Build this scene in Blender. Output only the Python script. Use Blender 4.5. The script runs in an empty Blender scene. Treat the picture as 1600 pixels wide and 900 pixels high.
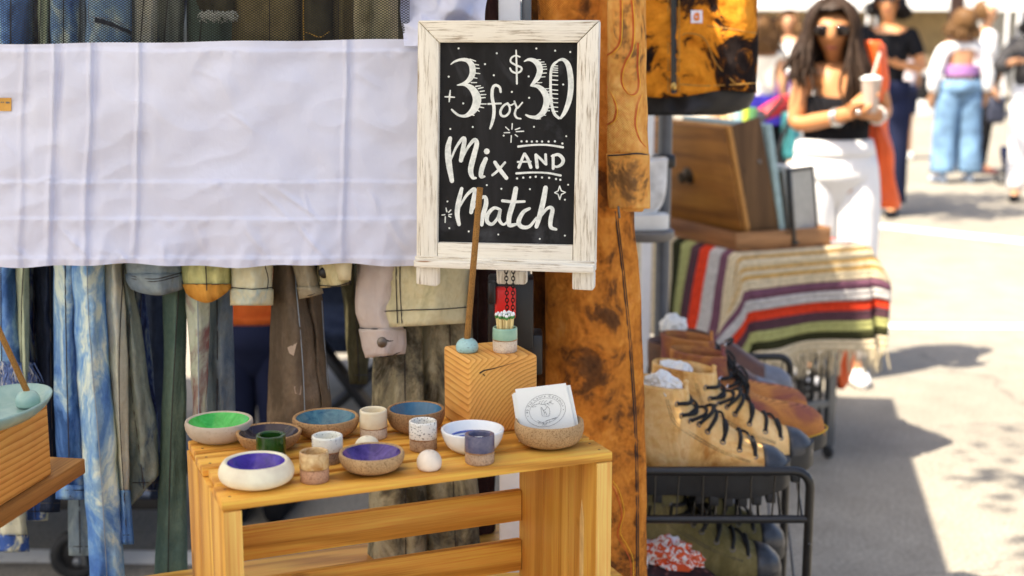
import bpy, bmesh, math, random
from mathutils import Vector, Matrix, noise
random.seed(7)
R = math.radians
V = Vector
S = bpy.context.scene
C = S.collection
# ------------------------------------------------------------------ camera
F, HOR, H = 2100.0, 61.0, 1.43          # focal length in photo pixels, horizon row, eye height
TH = math.atan((450 - HOR) / F)
CS, SN = math.cos(TH), math.sin(TH)
cd = bpy.data.cameras.new('camera')
cam = bpy.data.objects.new('camera', cd)
C.objects.link(cam)
cam.location = (0, 0, H)
cam.rotation_euler = (math.pi / 2 - TH, 0, 0)
cd.sensor_width = 36
cd.lens = 36 * F / 1600
cd.clip_start, cd.clip_end = 0.05, 500
cd.dof.use_dof = True
cd.dof.focus_distance = 1.75
cd.dof.aperture_fstop = 4.2
S.camera = cam
# ------------------------------------------------------------------ light
SUN_EL, SUN_DIR = 57.0, V((0.80, 0.60, 0)).normalized()      # shadows fall along SUN_DIR
sd = bpy.data.lights.new('sun', 'SUN')
sun = bpy.data.objects.new('sun', sd)
C.objects.link(sun)
sd.energy, sd.angle, sd.color = 4.3, R(0.53), (1.0, 0.89, 0.73)
ce, se = math.cos(R(SUN_EL)), math.sin(R(SUN_EL))
ray = V((SUN_DIR.x * ce, SUN_DIR.y * ce, -se))
sun.rotation_euler = ray.to_track_quat('-Z', 'Y').to_euler()
W = bpy.data.worlds.new('World')
S.world = W
W.use_nodes = True
wn = W.node_tree
sky = wn.nodes.new('ShaderNodeTexSky')
sky.sky_type = 'NISHITA'
sky.sun_disc = False
sky.sun_elevation = R(SUN_EL)
sky.sun_rotation = math.atan2(-SUN_DIR.x, -SUN_DIR.y)
sky.air_density = 0.7
sky.dust_density = 3.0
sky.ozone_density = 0.6
bg = wn.nodes['Background']
wn.links.new(sky.outputs[0], bg.inputs[0])
bg.inputs[1].default_value = 0.10
S.view_settings.view_transform = 'Standard'
S.view_settings.look = 'None'
S.view_settings.gamma = 1
S.view_settings.exposure = 1.66
S.cycles.max_bounces = 8
S.cycles.diffuse_bounces = 5
S.cycles.transparent_max_bounces = 8

# ------------------------------------------------------------------ helpers: pixels
def P(px, py, Y):
    u, v = (px - 800) / F, (450 - py) / F
    t = Y / (CS + v * SN)
    return V((u * t, Y, H + (-SN + v * CS) * t))

def PZ(px, py, z):
    u, v = (px - 800) / F, (450 - py) / F
    t = (z - H) / (-SN + v * CS)
    return V((u * t, (CS + v * SN) * t, z))

def dist(p):                        # depth along the optical axis -> metres per pixel
    return (p.y * CS - (p.z - H) * SN) / F

def c8(r, g, b, k=1.0):
    f = lambda c: (c / 12.92 if c <= .04045 else ((c + .055) / 1.055) ** 2.4)
    return tuple(min(.93, f(x / 255) * k) for x in (r, g, b)) + (1,)

def lerp(a, b, t): return a + (b - a) * t

def cat(pts, n):                    # Catmull-Rom through tuples, n steps per span
    pts = [tuple(p) for p in pts]
    if len(pts) < 3:
        a, b = pts
        return [tuple(lerp(x, y, i / n) for x, y in zip(a, b)) for i in range(n + 1)]
    q = [tuple(2 * a - b for a, b in zip(pts[0], pts[1]))] + pts + [tuple(2 * a - b for a, b in zip(pts[-1], pts[-2]))]
    out = []
    for i in range(1, len(q) - 2):
        for j in range(n):
            t = j / n
            out.append(tuple(.5 * ((2 * b) + (-a + c) * t + (2 * a - 5 * b + 4 * c - d) * t * t + (-a + 3 * b - 3 * c + d) * t ** 3)
                             for a, b, c, d in zip(q[i - 1], q[i], q[i + 1], q[i + 2])))
    out.append(pts[-1])
    return out

# ------------------------------------------------------------------ helpers: mesh
class MB:
    def __init__(s): s.v, s.f, s.m = [], [], []
    def add(s, vs, fs, m=0):
        o = len(s.v)
        s.v += [V(p) for p in vs]
        s.f += [tuple(i + o for i in f) for f in fs]
        s.m += [m] * len(fs)
        return s
    def rings(s, rs, m=0, closed=True, cap0=False, cap1=False):
        n = len(rs[0])
        vs = [p for r in rs for p in r]
        fs = []
        for i in range(len(rs) - 1):
            for j in range(n if closed else n - 1):
                k = (j + 1) % n
                fs.append((i * n + j, i * n + k, (i + 1) * n + k, (i + 1) * n + j))
        if cap0: fs.append(tuple(range(n))[::-1])
        if cap1: fs.append(tuple((len(rs) - 1) * n + j for j in range(n)))
        return s.add(vs, fs, m)
    def box(s, c, size, bev=0, mat=None, m=0, seg=2):
        bm = bmesh.new()
        bmesh.ops.create_cube(bm, size=1)
        for v in bm.verts: v.co = V((v.co.x * size[0], v.co.y * size[1], v.co.z * size[2]))
        if bev: bmesh.ops.bevel(bm, geom=bm.edges[:], offset=bev, segments=seg, affect='EDGES', profile=.5)
        bm.verts.index_update()
        c = V(c)
        vs = [(mat @ v.co if mat else v.co) + c for v in bm.verts]
        s.add(vs, [tuple(v.index for v in f.verts) for f in bm.faces], m)
        bm.free()
        return s
    def bar(s, a, b, w, d, bev=0, up=V((0, 0, 1)), m=0):      # box from a to b
        a, b = V(a), V(b)
        z = (b - a).normalized()
        x = up.cross(z)
        if x.length < 1e-4: x = V((1, 0, 0)).cross(z)
        x.normalize()
        y = z.cross(x)
        mt = Matrix((x, y, z)).transposed()
        return s.box((a + b) / 2, (w, d, (b - a).length), bev, mt, m)
    def tube(s, pts, r, n=8, m=0, cap=True, closed=False):
        pts = [V(p) for p in pts]
        rs = []
        up = None
        L = len(pts)
        for i, p in enumerate(pts):
            if closed: t = pts[(i + 1) % L] - pts[i - 1]
            else: t = pts[min(i + 1, L - 1)] - pts[max(i - 1, 0)]
            t.normalize()
            if up is None:
                up = t.cross(V((0, 0, 1)))
                if up.length < .1: up = t.cross(V((1, 0, 0)))
                up.normalize()
            else:
                up = (up - t * up.dot(t))
                if up.length < 1e-6: up = t.orthogonal()
                up.normalize()
            w = t.cross(up)
            rr = r[i] if isinstance(r, (list, tuple)) else r
            rs.append([p + (up * math.cos(2 * math.pi * k / n) + w * math.sin(2 * math.pi * k / n)) * rr for k in range(n)])
        if closed: rs.append(rs[0])
        return s.rings(rs, m, True, cap and not closed, cap and not closed)
    def lathe(s, prof, c, n=40, m=0, cap0=False, cap1=False, wob=0, seed=0):
        c = V(c)
        rs = []
        for (r, z) in prof:
            ring = []
            for k in range(n):
                a = 2 * math.pi * k / n
                w = 1 + wob * noise.noise(V((math.cos(a) * 1.3, math.sin(a) * 1.3, z * 20 + seed))) if wob else 1
                ring.append(c + V((r * w * math.cos(a), r * w * math.sin(a), z)))
            rs.append(ring)
        return s.rings(rs, m, True, cap0, cap1)
    def ball(s, c, rx, ry=None, rz=None, n=16, k=10, m=0, mat=None):
        ry, rz = ry or rx, rz or rx
        rs = []
        for i in range(k + 1):
            a = math.pi * i / k - math.pi / 2
            rr = max(math.cos(a), .02)
            ring = []
            for j in range(n):
                p = V((rx * rr * math.cos(2 * math.pi * j / n), ry * rr * math.sin(2 * math.pi * j / n), rz * math.sin(a)))
                ring.append((mat @ p if mat else p) + V(c))
            rs.append(ring)
        return s.rings(rs, m, True, True, True)
    def torus(s, c, R1, r, ax, n=12, k=5, m=0, stretch=None):
        ax = V(ax).normalized()
        x = ax.orthogonal().normalized() if stretch is None else V(stretch).normalized()
        y = ax.cross(x)
        f = 1.5 if stretch is not None else 1
        return s.tube([V(c) + x * R1 * f * math.cos(2 * math.pi * i / n) + y * R1 * math.sin(2 * math.pi * i / n) for i in range(n)], r, k, m, closed=True)

TM = {}                             # thing/part -> matrix of its thing

def mesh_of(name, mb, mats, mtx, smooth, ang):
    me = bpy.data.meshes.new(name)
    vs = [mtx @ v for v in mb.v] if mtx is not None else mb.v
    me.from_pydata([tuple(v) for v in vs], [], mb.f)
    for m in (mats if isinstance(mats, (list, tuple)) else [mats]): me.materials.append(m)
    me.polygons.foreach_set('material_index', mb.m)
    me.polygons.foreach_set('use_smooth', [smooth] * len(mb.f))
    me.validate()
    bm = bmesh.new(); bm.from_mesh(me)
    bmesh.ops.recalc_face_normals(bm, faces=bm.faces[:]); bm.to_mesh(me); bm.free()
    if smooth and ang: me.set_sharp_from_angle(angle=R(ang))
    me.update()
    return me

def thing(name, label, cat_, loc, rotz=0, group=None):
    o = bpy.data.objects.new(name, None)
    o.empty_display_size = .05
    C.objects.link(o)
    o.location = loc
    o.rotation_euler = (0, 0, rotz)
    o['label'], o['category'] = label, cat_
    if group: o['group'] = group
    TM[o] = Matrix.Translation(V(loc)) @ Matrix.Rotation(rotz, 4, 'Z')
    return o

def part(name, mb, mats, parent, local=False, smooth=True, ang=40, label=None, kind=None):
    inv = None if local else TM[parent].inverted()
    o = bpy.data.objects.new(name, mesh_of(name, mb, mats, inv, smooth, ang))
    C.objects.link(o)
    o.parent = parent
    TM[o] = TM[parent]
    if label: o['label'] = label
    if kind: o['kind'] = kind
    return o

def single(name, mb, mats, label, cat_, group=None, smooth=True, ang=40, kind=None):
    xs = [v.x for v in mb.v]; ys = [v.y for v in mb.v]; zs = [v.z for v in mb.v]
    b = V(((min(xs) + max(xs)) / 2, (min(ys) + max(ys)) / 2, min(zs)))
    mt = Matrix.Translation(b)
    o = bpy.data.objects.new(name, mesh_of(name, mb, mats, mt.inverted(), smooth, ang))
    C.objects.link(o)
    o.location = b
    TM[o] = mt
    if label: o['label'], o['category'] = label, cat_
    if group: o['group'] = group
    if kind: o['kind'] = kind
    return o

def copy_tree(o, parent=None):
    c = o.copy(); C.objects.link(c)
    if parent: c.parent = parent
    for ch in list(o.children): copy_tree(ch, c)
    return c

# ------------------------------------------------------------------ helpers: materials
class NT:
    def __init__(s, name):
        s.mat = bpy.data.materials.new(name)
        s.mat.use_nodes = True
        s.t = s.mat.node_tree
        s.b = s.t.nodes['Principled BSDF']
        s._co = None
    def n(s, typ, **kw):
        nd = s.t.nodes.new('ShaderNode' + typ)
        for k, v in kw.items():
            if k.startswith('i_'):
                nm = k[2:].replace('_', ' ')
                nd.inputs[int(nm) if nm.isdigit() else nm].default_value = v
            else: setattr(nd, k, v)
        return nd
    def l(s, a, b): s.t.links.new(a, b)
    def co(s, scale=(1, 1, 1), rnd=True, loc=(0, 0, 0), rot=(0, 0, 0)):
        tc = s.n('TexCoord')
        src = tc.outputs['Object']
        if rnd:
            oi = s.n('ObjectInfo')
            mul = s.n('VectorMath', operation='SCALE')
            mul.inputs[0].default_value = (3.1, 5.7, 7.3)
            s.l(oi.outputs['Random'], mul.inputs['Scale'])
            ad = s.n('VectorMath', operation='ADD')
            s.l(src, ad.inputs[0]); s.l(mul.outputs[0], ad.inputs[1])
            src = ad.outputs[0]
        mp = s.n('Mapping')
        mp.inputs['Scale'].default_value = scale
        mp.inputs['Location'].default_value = loc
        mp.inputs['Rotation'].default_value = rot
        s.l(src, mp.inputs['Vector'])
        return mp.outputs[0]
    def noise(s, vec, scale, detail=4, rough=.55, dist=0):
        nd = s.n('TexNoise', i_Scale=scale, i_Detail=detail, i_Roughness=rough, i_Distortion=dist)
        s.l(vec, nd.inputs['Vector'])
        return nd.outputs['Fac']
    def ramp(s, fac, stops, interp='LINEAR'):
        nd = s.n('ValToRGB')
        cr = nd.color_ramp
        cr.interpolation = interp
        while len(cr.elements) < len(stops): cr.elements.new(.5)
        for e, (p, c) in zip(cr.elements, stops):
            e.position = p
            e.color = c if not isinstance(c, (int, float)) else (c, c, c, 1)
        s.l(fac, nd.inputs[0])
        return nd.outputs[0]
    def mix(s, fac, a, b, mode='MIX'):
        nd = s.n('MixRGB', blend_type=mode)
        for i, x in enumerate((fac, a, b)):
            if isinstance(x, (int, float)): nd.inputs[i].default_value = x if i == 0 else (x, x, x, 1)
            elif isinstance(x, tuple): nd.inputs[i].default_value = x
            else: s.l(x, nd.inputs[i])
        return nd.outputs[0]
    def bump(s, h, strength=.3, dist=.002):
        nd = s.n('Bump', i_Strength=strength, i_Distance=dist)
        s.l(h, nd.inputs['Height'])
        s.l(nd.outputs[0], s.b.inputs['Normal'])
    def out(s, col, rough=.7, spec=.5, metal=0, coat=0):
        if isinstance(col, tuple): s.b.inputs['Base Color'].default_value = col
        else: s.l(col, s.b.inputs['Base Color'])
        if isinstance(rough, (int, float)): s.b.inputs['Roughness'].default_value = rough
        else: s.l(rough, s.b.inputs['Roughness'])
        s.b.inputs['Specular IOR Level'].default_value = spec
        s.b.inputs['Metallic'].default_value = metal
        s.b.inputs['Coat Weight'].default_value = coat
        s.b.inputs['Coat Roughness'].default_value = .08
        return s.mat

def sc(c, k): return tuple(min(.93, x * k) for x in c[:3]) + (1,)

def plain(name, c, rough=.6, var=.18, scale=40, spec=.5, metal=0, bump=.0, bs=300, coat=0):
    t = NT(name)
    v = t.co()
    f = t.noise(v, scale, 5)
    col = t.ramp(f, [(.3, sc(c, 1 - var)), (.7, sc(c, 1 + var))])
    if bump: t.bump(t.noise(v, bs, 3), bump, .001)
    return t.out(col, rough, spec, metal, coat)

BRIGHT = 1.0
def dye(name, stops, scale=14, stretch=(1, 1, .6), dist=.8, weave=.12, period=.0015, fine=.25, rough=.85):
    """mottled dyed cloth with a fine diagonal weave"""
    t = NT(name)
    v = t.co(stretch)
    f = t.noise(v, scale, 7, .66, dist)
    col = t.ramp(f, [(.5 + (p_ - .5) * .70, sc(c_, BRIGHT)) for p_, c_ in stops])
    v2 = t.co((1, 1, 1))
    g = t.noise(v2, 130, 4, .7)
    col = t.mix(fine, col, t.ramp(g, [(.3, .25), (.7, .75)]), 'OVERLAY')
    wv = t.n('TexWave', wave_type='BANDS', bands_direction='DIAGONAL', i_Scale=.314 / period / 1.0, i_Distortion=.6, i_Detail=1)
    t.l(t.co((1, 0, 1), False), wv.inputs['Vector'])
    wv2 = t.n('TexWave', wave_type='BANDS', bands_direction='DIAGONAL', i_Scale=.314 / period, i_Distortion=.6, i_Detail=1)
    t.l(t.co((-1, 0, 1), False), wv2.inputs['Vector'])
    w = t.mix(.5, wv.outputs['Color'], wv2.outputs['Color'])
    if weave: col = t.mix(weave, col, w, 'OVERLAY')
    cr = t.noise(t.co((1, 1, .5)), 34, 4, .6, 1.0)                 # soft creases under the weave
    b1 = t.n('Bump', i_Strength=.55, i_Distance=.010); t.l(cr, b1.inputs['Height'])
    b2 = t.n('Bump', i_Strength=.35 if weave else 0.0, i_Distance=.0006); t.l(w, b2.inputs['Height']); t.l(b1.outputs[0], b2.inputs['Normal'])
    t.l(b2.outputs[0], t.b.inputs['Normal'])
    return t.out(col, .95, .04)

def wood(name, light, mid, dark, axis=0, scale=9, rough=.45, band=.5, coat=0, knots=True):
    """plain-sawn timber; grain runs along local axis 0, 1 or 2"""
    t = NT(name)
    s1 = [1, 1, 1]; s1[axis] = .09
    v = t.co(tuple(s1))
    n1 = t.noise(v, 14, 3, .5, .4)
    wv = t.n('TexWave', wave_type='BANDS', bands_direction='DIAGONAL', i_Scale=scale, i_Distortion=7.0, i_Detail=2.5, i_Detail_Scale=1.2)
    t.l(v, wv.inputs['Vector'])
    col = t.ramp(n1, [(.3, light), (.55, mid), (.75, light)])
    col = t.mix(t.mix(.5, t.ramp(wv.outputs['Fac'], [(.35, 0.0), (.95, band)]), 0.0, 'ADD'), col, dark)
    s2 = [1, 1, 1]; s2[axis] = .02
    fib = t.noise(t.co(tuple(s2)), 420, 3, .7)
    col = t.mix(.45, col, t.ramp(fib, [(.3, .18), (.7, .76)]), 'OVERLAY')
    if knots:
        s3 = [1, 1, 1]; s3[axis] = .5
        kn = t.noise(t.co(tuple(s3)), 16, 2, .4)
        col = t.mix(t.ramp(kn, [(.71, 0.0), (.76, .75)]), col, sc(dark, .45))
    blot = t.noise(t.co(), 7, 3)
    col = t.mix(.22, col, t.ramp(blot, [(.3, .3), (.7, .7)]), 'OVERLAY')
    t.bump(fib, .25, .0006)
    return t.out(col, rough + .08, .22, 0, coat)

def clay(name, base, speck, amount=.56, scale=420, rough=.85, bump=.5):
    t = NT(name)
    v = t.co()
    f = t.noise(v, scale, 2, .6)
    f2 = t.noise(v, 35, 4)
    c = t.ramp(f2, [(.3, sc(base, .82)), (.7, sc(base, 1.15))])
    c = t.mix(t.ramp(f, [(amount, 0.0), (amount + .12, .75)]), c, speck)
    t.bump(f, bump, .0012)
    return t.out(c, rough, .25)

def glaze(name, base, var, rough=.12, speck=None, scale=60, sp=.68):
    t = NT(name)
    v = t.co()
    f = t.noise(v, scale, 5, .6, .6)
    c = t.ramp(f, [(.3, base), (.72, var)])
    if speck:
        c = t.mix(t.ramp(t.noise(v, 520, 1, .4), [(sp, 0.0), (sp + .04, .9)]), c, speck)
    t.bump(t.noise(v, 45, 2), .12, .002)
    return t.out(c, rough, .5, 0, 0)
# ================================================================== the setting
def asphalt():
    t = NT('asphalt')
    v = t.co((1, 1, 1), False)
    big = t.noise(v, .55, 5, .6)
    mid = t.noise(v, 6, 5, .65)
    fin = t.noise(v, 95, 4, .75)
    c = t.ramp(big, [(.3, (.235, .215, .178, 1)), (.7, (.305, .28, .23, 1))])
    c = t.mix(.5, c, t.ramp(mid, [(.3, .38), (.7, .62)]), 'OVERLAY')
    c = t.mix(.75, c, t.ramp(fin, [(.32, .2), (.68, .8)]), 'OVERLAY')
    vo = t.n('TexVoronoi', feature='DISTANCE_TO_EDGE', i_Scale=.42)
    wob = t.n('VectorMath', operation='ADD')
    nn = t.n('TexNoise', i_Scale=1.3, i_Detail=4)
    t.l(v, nn.inputs['Vector']); t.l(v, wob.inputs[0]); t.l(nn.outputs['Color'], wob.inputs[1])
    t.l(wob.outputs[0], vo.inputs['Vector'])
    c = t.mix(t.ramp(vo.outputs['Distance'], [(.0, .45), (.007, 0.0)]), c, (.10, .09, .08, 1))
    stain = t.noise(v, 1.1, 3, .5)
    c = t.mix(t.ramp(stain, [(.62, 0.0), (.75, .4)]), c, (.11, .10, .09, 1))
    t.bump(fin, .6, .004)
    return t.out(c, .9, .2)
g = MB()
n = 24
for i in range(n):
    for j in range(n):
        a, b = -120 + 240 * i / n, -60 + 300 * j / n
        g.add([(a, b, 0), (a + 240 / n, b, 0), (a + 240 / n, b + 300 / n, 0), (a, b + 300 / n, 0)], [(0, 1, 2, 3)])
single('ground', g, asphalt(), None, None, kind='structure', smooth=False)
linem = NT('road_paint')
_v = linem.co((1, 1, 1), False)
linem.out(linem.mix(linem.ramp(linem.noise(_v, 28, 5, .7), [(.3, 0.0), (.42, 1.0)]), (.33, .31, .28, 1), (.80, .79, .74, 1)), .8, .2)
for (a, b, w) in ((PZ(1180, 332, .004), PZ(2300, 452, .004), .19), (PZ(1250, 508, .004), PZ(2300, 514, .004), .11), (PZ(-500, 862, .004), PZ(330, 872, .004), .10)):
    a.z = b.z = .004
    d = (b - a).normalized(); s = V((-d.y, d.x, 0)) * w / 2
    m = MB()
    N = 12
    for i in range(N):
        p, q = a.lerp(b, i / N), a.lerp(b, (i + 1) / N)
        m.add([p - s, q - s, q + s, p + s], [(0, 1, 2, 3)])
    single('road_marking', m, linem.mat, None, None, kind='structure', smooth=False)

# ================================================================== tents over the stall
def tent_cloth(name, k):
    t = NT(name)
    out = t.t.nodes['Material Output']
    d = t.n('BsdfDiffuse'); d.inputs[0].default_value = (.82, .82, .82, 1)
    tr = t.n('BsdfTranslucent'); tr.inputs[0].default_value = (.80, .80, .80, 1)
    mx = t.n('MixShader'); mx.inputs[0].default_value = k
    t.l(d.outputs[0], mx.inputs[1]); t.l(tr.outputs[0], mx.inputs[2]); t.l(mx.outputs[0], out.inputs[0])
    return t.mat
M_tent, M_tent2 = tent_cloth('tent_cloth', .15), tent_cloth('fill_light_tent_cloth', .30)  # second cloth passes more light, raised to brighten the crate top
M_pole = plain('white_powder_coated_metal', (.78, .79, .80, 1), .35, .04)
M_blackp = plain('black_plastic', (.012, .012, .013, 1), .38, .2)
M_greym = plain('grey_metal', (.16, .17, .18, 1), .35, .1, metal=.6)

def canopy(corners, z, rise):
    m = MB()
    c = sum((V((x, y, 0)) for x, y in corners), V()) / 4 + V((0, 0, z + rise))
    N = 10
    for k in range(4):
        a, b = V((*corners[k], z)), V((*corners[(k + 1) % 4], z))
        rows = []
        for i in range(N + 1):
            s = i / N
            p, q = a.lerp(c, s), b.lerp(c, s)
            rows.append([p.lerp(q, j / N) - V((0, 0, .10 * math.sin(math.pi * s) * 1)) for j in range(N + 1)])
        m.rings(rows, closed=False)
        m.add([a, b, b - V((0, 0, .12)), a - V((0, 0, .12))], [(0, 1, 2, 3)])
    return m
tentA = [(-3.2, 2.0), (-.05, 1.86), (.45, 4.45), (-3.0, 4.85)]
tentB = [(-3.2, -1.3), (.02, -1.3), (.02, 1.80), (-3.2, 1.80)]  # added roof out of view, placed so the crate falls in shade
pA = P(797, 450, 1.95)
tA = thing('market_tent', 'white market tent whose square metal leg and black bracket stand behind the chalkboard', 'tent', (pA.x, pA.y, 0))
part('canopy', canopy(tentA, 2.1, .8), M_tent, tA)
m = MB()
xl, xr = P(779, 15, 1.95).x, P(813, 15, 1.95).x
m.box(((xl + xr) / 2, 1.95, 1.07), (xr - xl, .032, 2.14), .003)
part('pole', m, M_pole, tA)
m = MB(); q0, q1 = P(815, 440, 1.965), P(829, 548, 1.965)
m.box(((q0.x + q1.x) / 2, 1.97, 1.45), (q1.x - q0.x, .02, 1.3), .002)
part('inner_pole', m, M_greym, tA)
m = MB()
for a, b in (((762, 436), (834, 548)), ):
    u, w = P(*a, 1.93), P(*b, 1.93)
    m.box(((u.x + w.x) / 2, 1.955, (u.z + w.z) / 2), (w.x - u.x, .05, u.z - w.z), .004)
u, w = P(811, 527, 1.925), P(848, 590, 1.925)
m.box(((u.x + w.x) / 2, 1.965, (u.z + w.z) / 2), (w.x - u.x, .05, u.z - w.z), .003)
u, w = P(762, 440, 1.92), P(775, 475, 1.92)
m.box(((u.x + w.x) / 2, 1.925, (u.z + w.z) / 2), (w.x - u.x, .02, u.z - w.z), .003)
br = part('bracket', m, M_blackp, tA)
m = MB(); u, w = P(773, 449, 1.92), P(806, 500, 1.92)
m.box(((u.x + w.x) / 2, 1.926, (u.z + w.z) / 2), (w.x - u.x, .012, u.z - w.z), .005, seg=3)
part('red_tab', m, plain('red_plastic', (.80, .02, .018, 1), .35, .05), br)
for (x, y) in (tentA[0], tentA[2], tentA[3]):
    m = MB(); m.box((x, y, 1.03), (.035, .035, 2.06), .003); part('pole', m, M_pole, tA)
tB = thing('market_tent', 'added unseen white tent roof above the camera that shades the crate', 'tent', (-1.6, 0, 0))
part('canopy', canopy(tentB, 2.12, .7), M_tent2, tB)
for (x, y) in (tentB[0], (-3.2, 1.7), tentB[1]):
    m = MB(); m.box((x, y, 1.03), (.035, .035, 2.08), .003); part('pole', m, M_pole, tB)

# ================================================================== table, crate and wood blocks
pine_L, pine_M, pine_D = (.90, .54, .115, 1), (.82, .44, .07, 1), (.50, .20, .025, 1)
M_pineX = wood('pine_slats', pine_L, pine_M, pine_D, 0, 15, .42, .75)
M_pineZ = wood('pine_uprights', sc(pine_L, .92), sc(pine_M, .9), pine_D, 2, 11, .42, .62)
M_endX = wood('pine_edge', (.90, .58, .17, 1), (.84, .49, .11, 1), pine_D, 2, 11, .5, .4, 0, False)
YAW = .392
ZT = .95
tb = thing('display_table', 'plain wooden table under the crate of ceramics', 'table', (-.35, 1.62, 0), YAW)
m = MB(); m.box((.02, .06, .6185), (1.15, .6, .025), .003)
part('tabletop', m, M_pineX, tb, True)
for sx in (-.5, .54):
    for sy in (-.19, .31):
        m = MB(); m.box((sx, sy, .303), (.05, .05, .606), .003); part('leg', m, M_pineZ, tb, True)

L, D, HC = .46, .238, .317
cr = thing('wooden_crate', 'varnished pine crate on its side displaying bowls and cups', 'crate', (-.306, 1.352, ZT - HC), YAW)
random.seed(3)
for i, (y0, y1, dx) in enumerate(((0, .054, 0), (.063, .116, .006), (.124, .177, .001), (.185, .238, .003))):
    m = MB(); m.box((L / 2 + dx / 2, (y0 + y1) / 2, HC - .0055), (L - dx, y1 - y0, .011), .0015)
    for sx in (.011, L - .011):
        for sy in (.014, y1 - y0 - .014):
            m.lathe([(.0016, 0), (.0016, .0004)], (sx + dx, y0 + sy, HC - .0002), 8, 1, cap1=True)
    part('top_slat', m, [M_pineX, plain('nail_head_%d' % i, (.09, .05, .025, 1), .5)], cr, True)
for x0 in (.001, L - .0205):
    for (y0, y1) in ((.0015, .0786), (.079, .1576), (.158, .2375)):
        m = MB(); m.box((x0 + .0098, (y0 + y1) / 2, (HC - .0115) / 2), (.0195, y1 - y0, HC - .0115), .0012)
        part('end_board', m, M_pineZ, cr, True)
    m = MB(); m.box((x0 + .0098, .0002, (HC - .0115) / 2), (.0192, .0022, HC - .013))
    part('end_edging', m, M_endX, cr, True)
for (z0, z1) in ((.232, .300), (.157, .200), (.086, .130), (.010, .060)):
    m = MB(); m.box((L / 2, .2315, (z0 + z1) / 2), (L - .0425, .011, z1 - z0), .0012)
    part('back_slat', m, M_pineX, cr, True)
for (z0, y0, y1) in ((.0055, .005, .07), (.0055, .08, .15), (.0055, .16, .222)):
    m = MB(); m.box((L / 2, (y0 + y1) / 2, z0), (L - .043, y1 - y0, .010), .0012)
    part('bottom_slat', m, M_pineX, cr, True)
m = MB(); m.add([(L - .0212, .035, .06), (L - .0212, .044, .06), (L - .0212, .044, .225), (L - .0212, .040, .245), (L - .0212, .035, .225),
                 (L - .0206, .034, .06), (L - .0206, .045, .06), (L - .0206, .045, .226), (L - .0206, .040, .248), (L - .0206, .034, .226)],
                [(0, 1, 2, 3, 4), (0, 1, 6, 5), (1, 2, 7, 6), (2, 3, 8, 7), (3, 4, 9, 8), (4, 0, 5, 9)])
part('split', m, plain('fresh_split_wood', (.85, .55, .2, 1), .6), cr, True, smooth=False)

def block_mat(name, cx, cz, spacing=.0062, turn=0):
    t = NT(name)
    v = t.co((1, .06, 1), False, (-cx, 0, -cz))
    wob = t.n('VectorMath', operation='ADD')
    nn = t.n('TexNoise', i_Scale=12, i_Detail=2)
    t.l(t.co((1, .25, 1), False), nn.inputs['Vector'])
    s_ = t.n('VectorMath', operation='SCALE'); s_.inputs['Scale'].default_value = .011
    t.l(nn.outputs['Color'], s_.inputs[0])
    t.l(v, wob.inputs[0]); t.l(s_.outputs[0], wob.inputs[1])
    wv = t.n('TexWave', wave_type='RINGS', rings_direction='Y', wave_profile='SAW', i_Scale=.314 / spacing, i_Distortion=1.6, i_Detail=3, i_Detail_Scale=2.2)
    t.l(wob.outputs[0], wv.inputs['Vector'])
    c = t.ramp(wv.outputs['Fac'], [(.0, (.80, .43, .12, 1)), (.55, (.76, .38, .09, 1)), (.86, (.60, .26, .05, 1)), (.97, (.46, .17, .03, 1)), (1, (.62, .3, .08, 1))])
    f = t.noise(t.co((1, .05, 1), False), 480, 3, .7)
    c = t.mix(.3, c, t.ramp(f, [(.3, .25), (.7, .75)]), 'OVERLAY')
    c = t.mix(.25, c, t.ramp(t.noise(t.co(), 25, 4), [(.3, .3), (.7, .7)]), 'OVERLAY')
    t.bump(wv.outputs['Fac'], .12, .0005)
    return t.out(c, .6, .2)

# block on the crate
e = PZ(733, 682, ZT)
a = .0915
bk = thing('wooden_block', 'square pine beam offcut with curved growth rings standing on the crate', 'block', (e.x, e.y, ZT), YAW)
m = MB(); m.box((a / 2, a / 2, .0475), (a, a, .095), .004, seg=3)
blk = part('offcut', m, block_mat('pine_end_grain', .125, -.03, .0047), bk, True)
m = MB()
pts = [(.014, .0785), (.020, .0815), (.03, .0825), (.045, .085), (.06, .0875), (.075, .0905)]
m.tube([(x, -.0002, z) for x, z in cat(pts, 4)], [.0011 - .00006 * i for i in range(21)], 6)
m.tube([(.0185, -.0002, .0775), (.021, -.0002, .0745)], .0006, 5)
part('crack', m, plain('charred_crack', (.03, .014, .006, 1), .8), bk, True)
ZB = ZT + .095

# left-hand shelf crate and block
dirL = V((-.036, -.205)).normalized()
yawL = math.atan2(dirL.y, dirL.x) + math.pi / 2 
far = PZ(133, 716, .90)
sh = thing('wooden_shelf', 'weathered plank shelf crate at the stall edge beside the blue jeans', 'shelf', (far.x, far.y, .60), yawL)
m = MB(); m.box((-.13, -.2, .290), (.26, .40, .020), .002)
M_shelf = wood('weathered_plank', (.66, .34, .09, 1), (.50, .24, .06, 1), (.16, .075, .025, 1), 1, 8, .5, .6)
part('top_plank', m, M_shelf, sh, True)
for y in (-.36, -.10):
    m = MB(); m.box((-.235, y, -.157), (.03, .04, .884), .002); part('leg', m, M_shelf, sh, True)
fe = PZ(82, 742, .90)
b2 = thing('wooden_block', 'square timber offcut with straight grain carrying the pale green dish', 'block', (fe.x, fe.y, .90), yawL)
m = MB(); m.box((-.0475, -.12, .0475), (.095, .24, .095), .004, seg=3)
part('offcut', m, block_mat('pine_side_grain', -.09, .16, .0062), b2, True)

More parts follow.
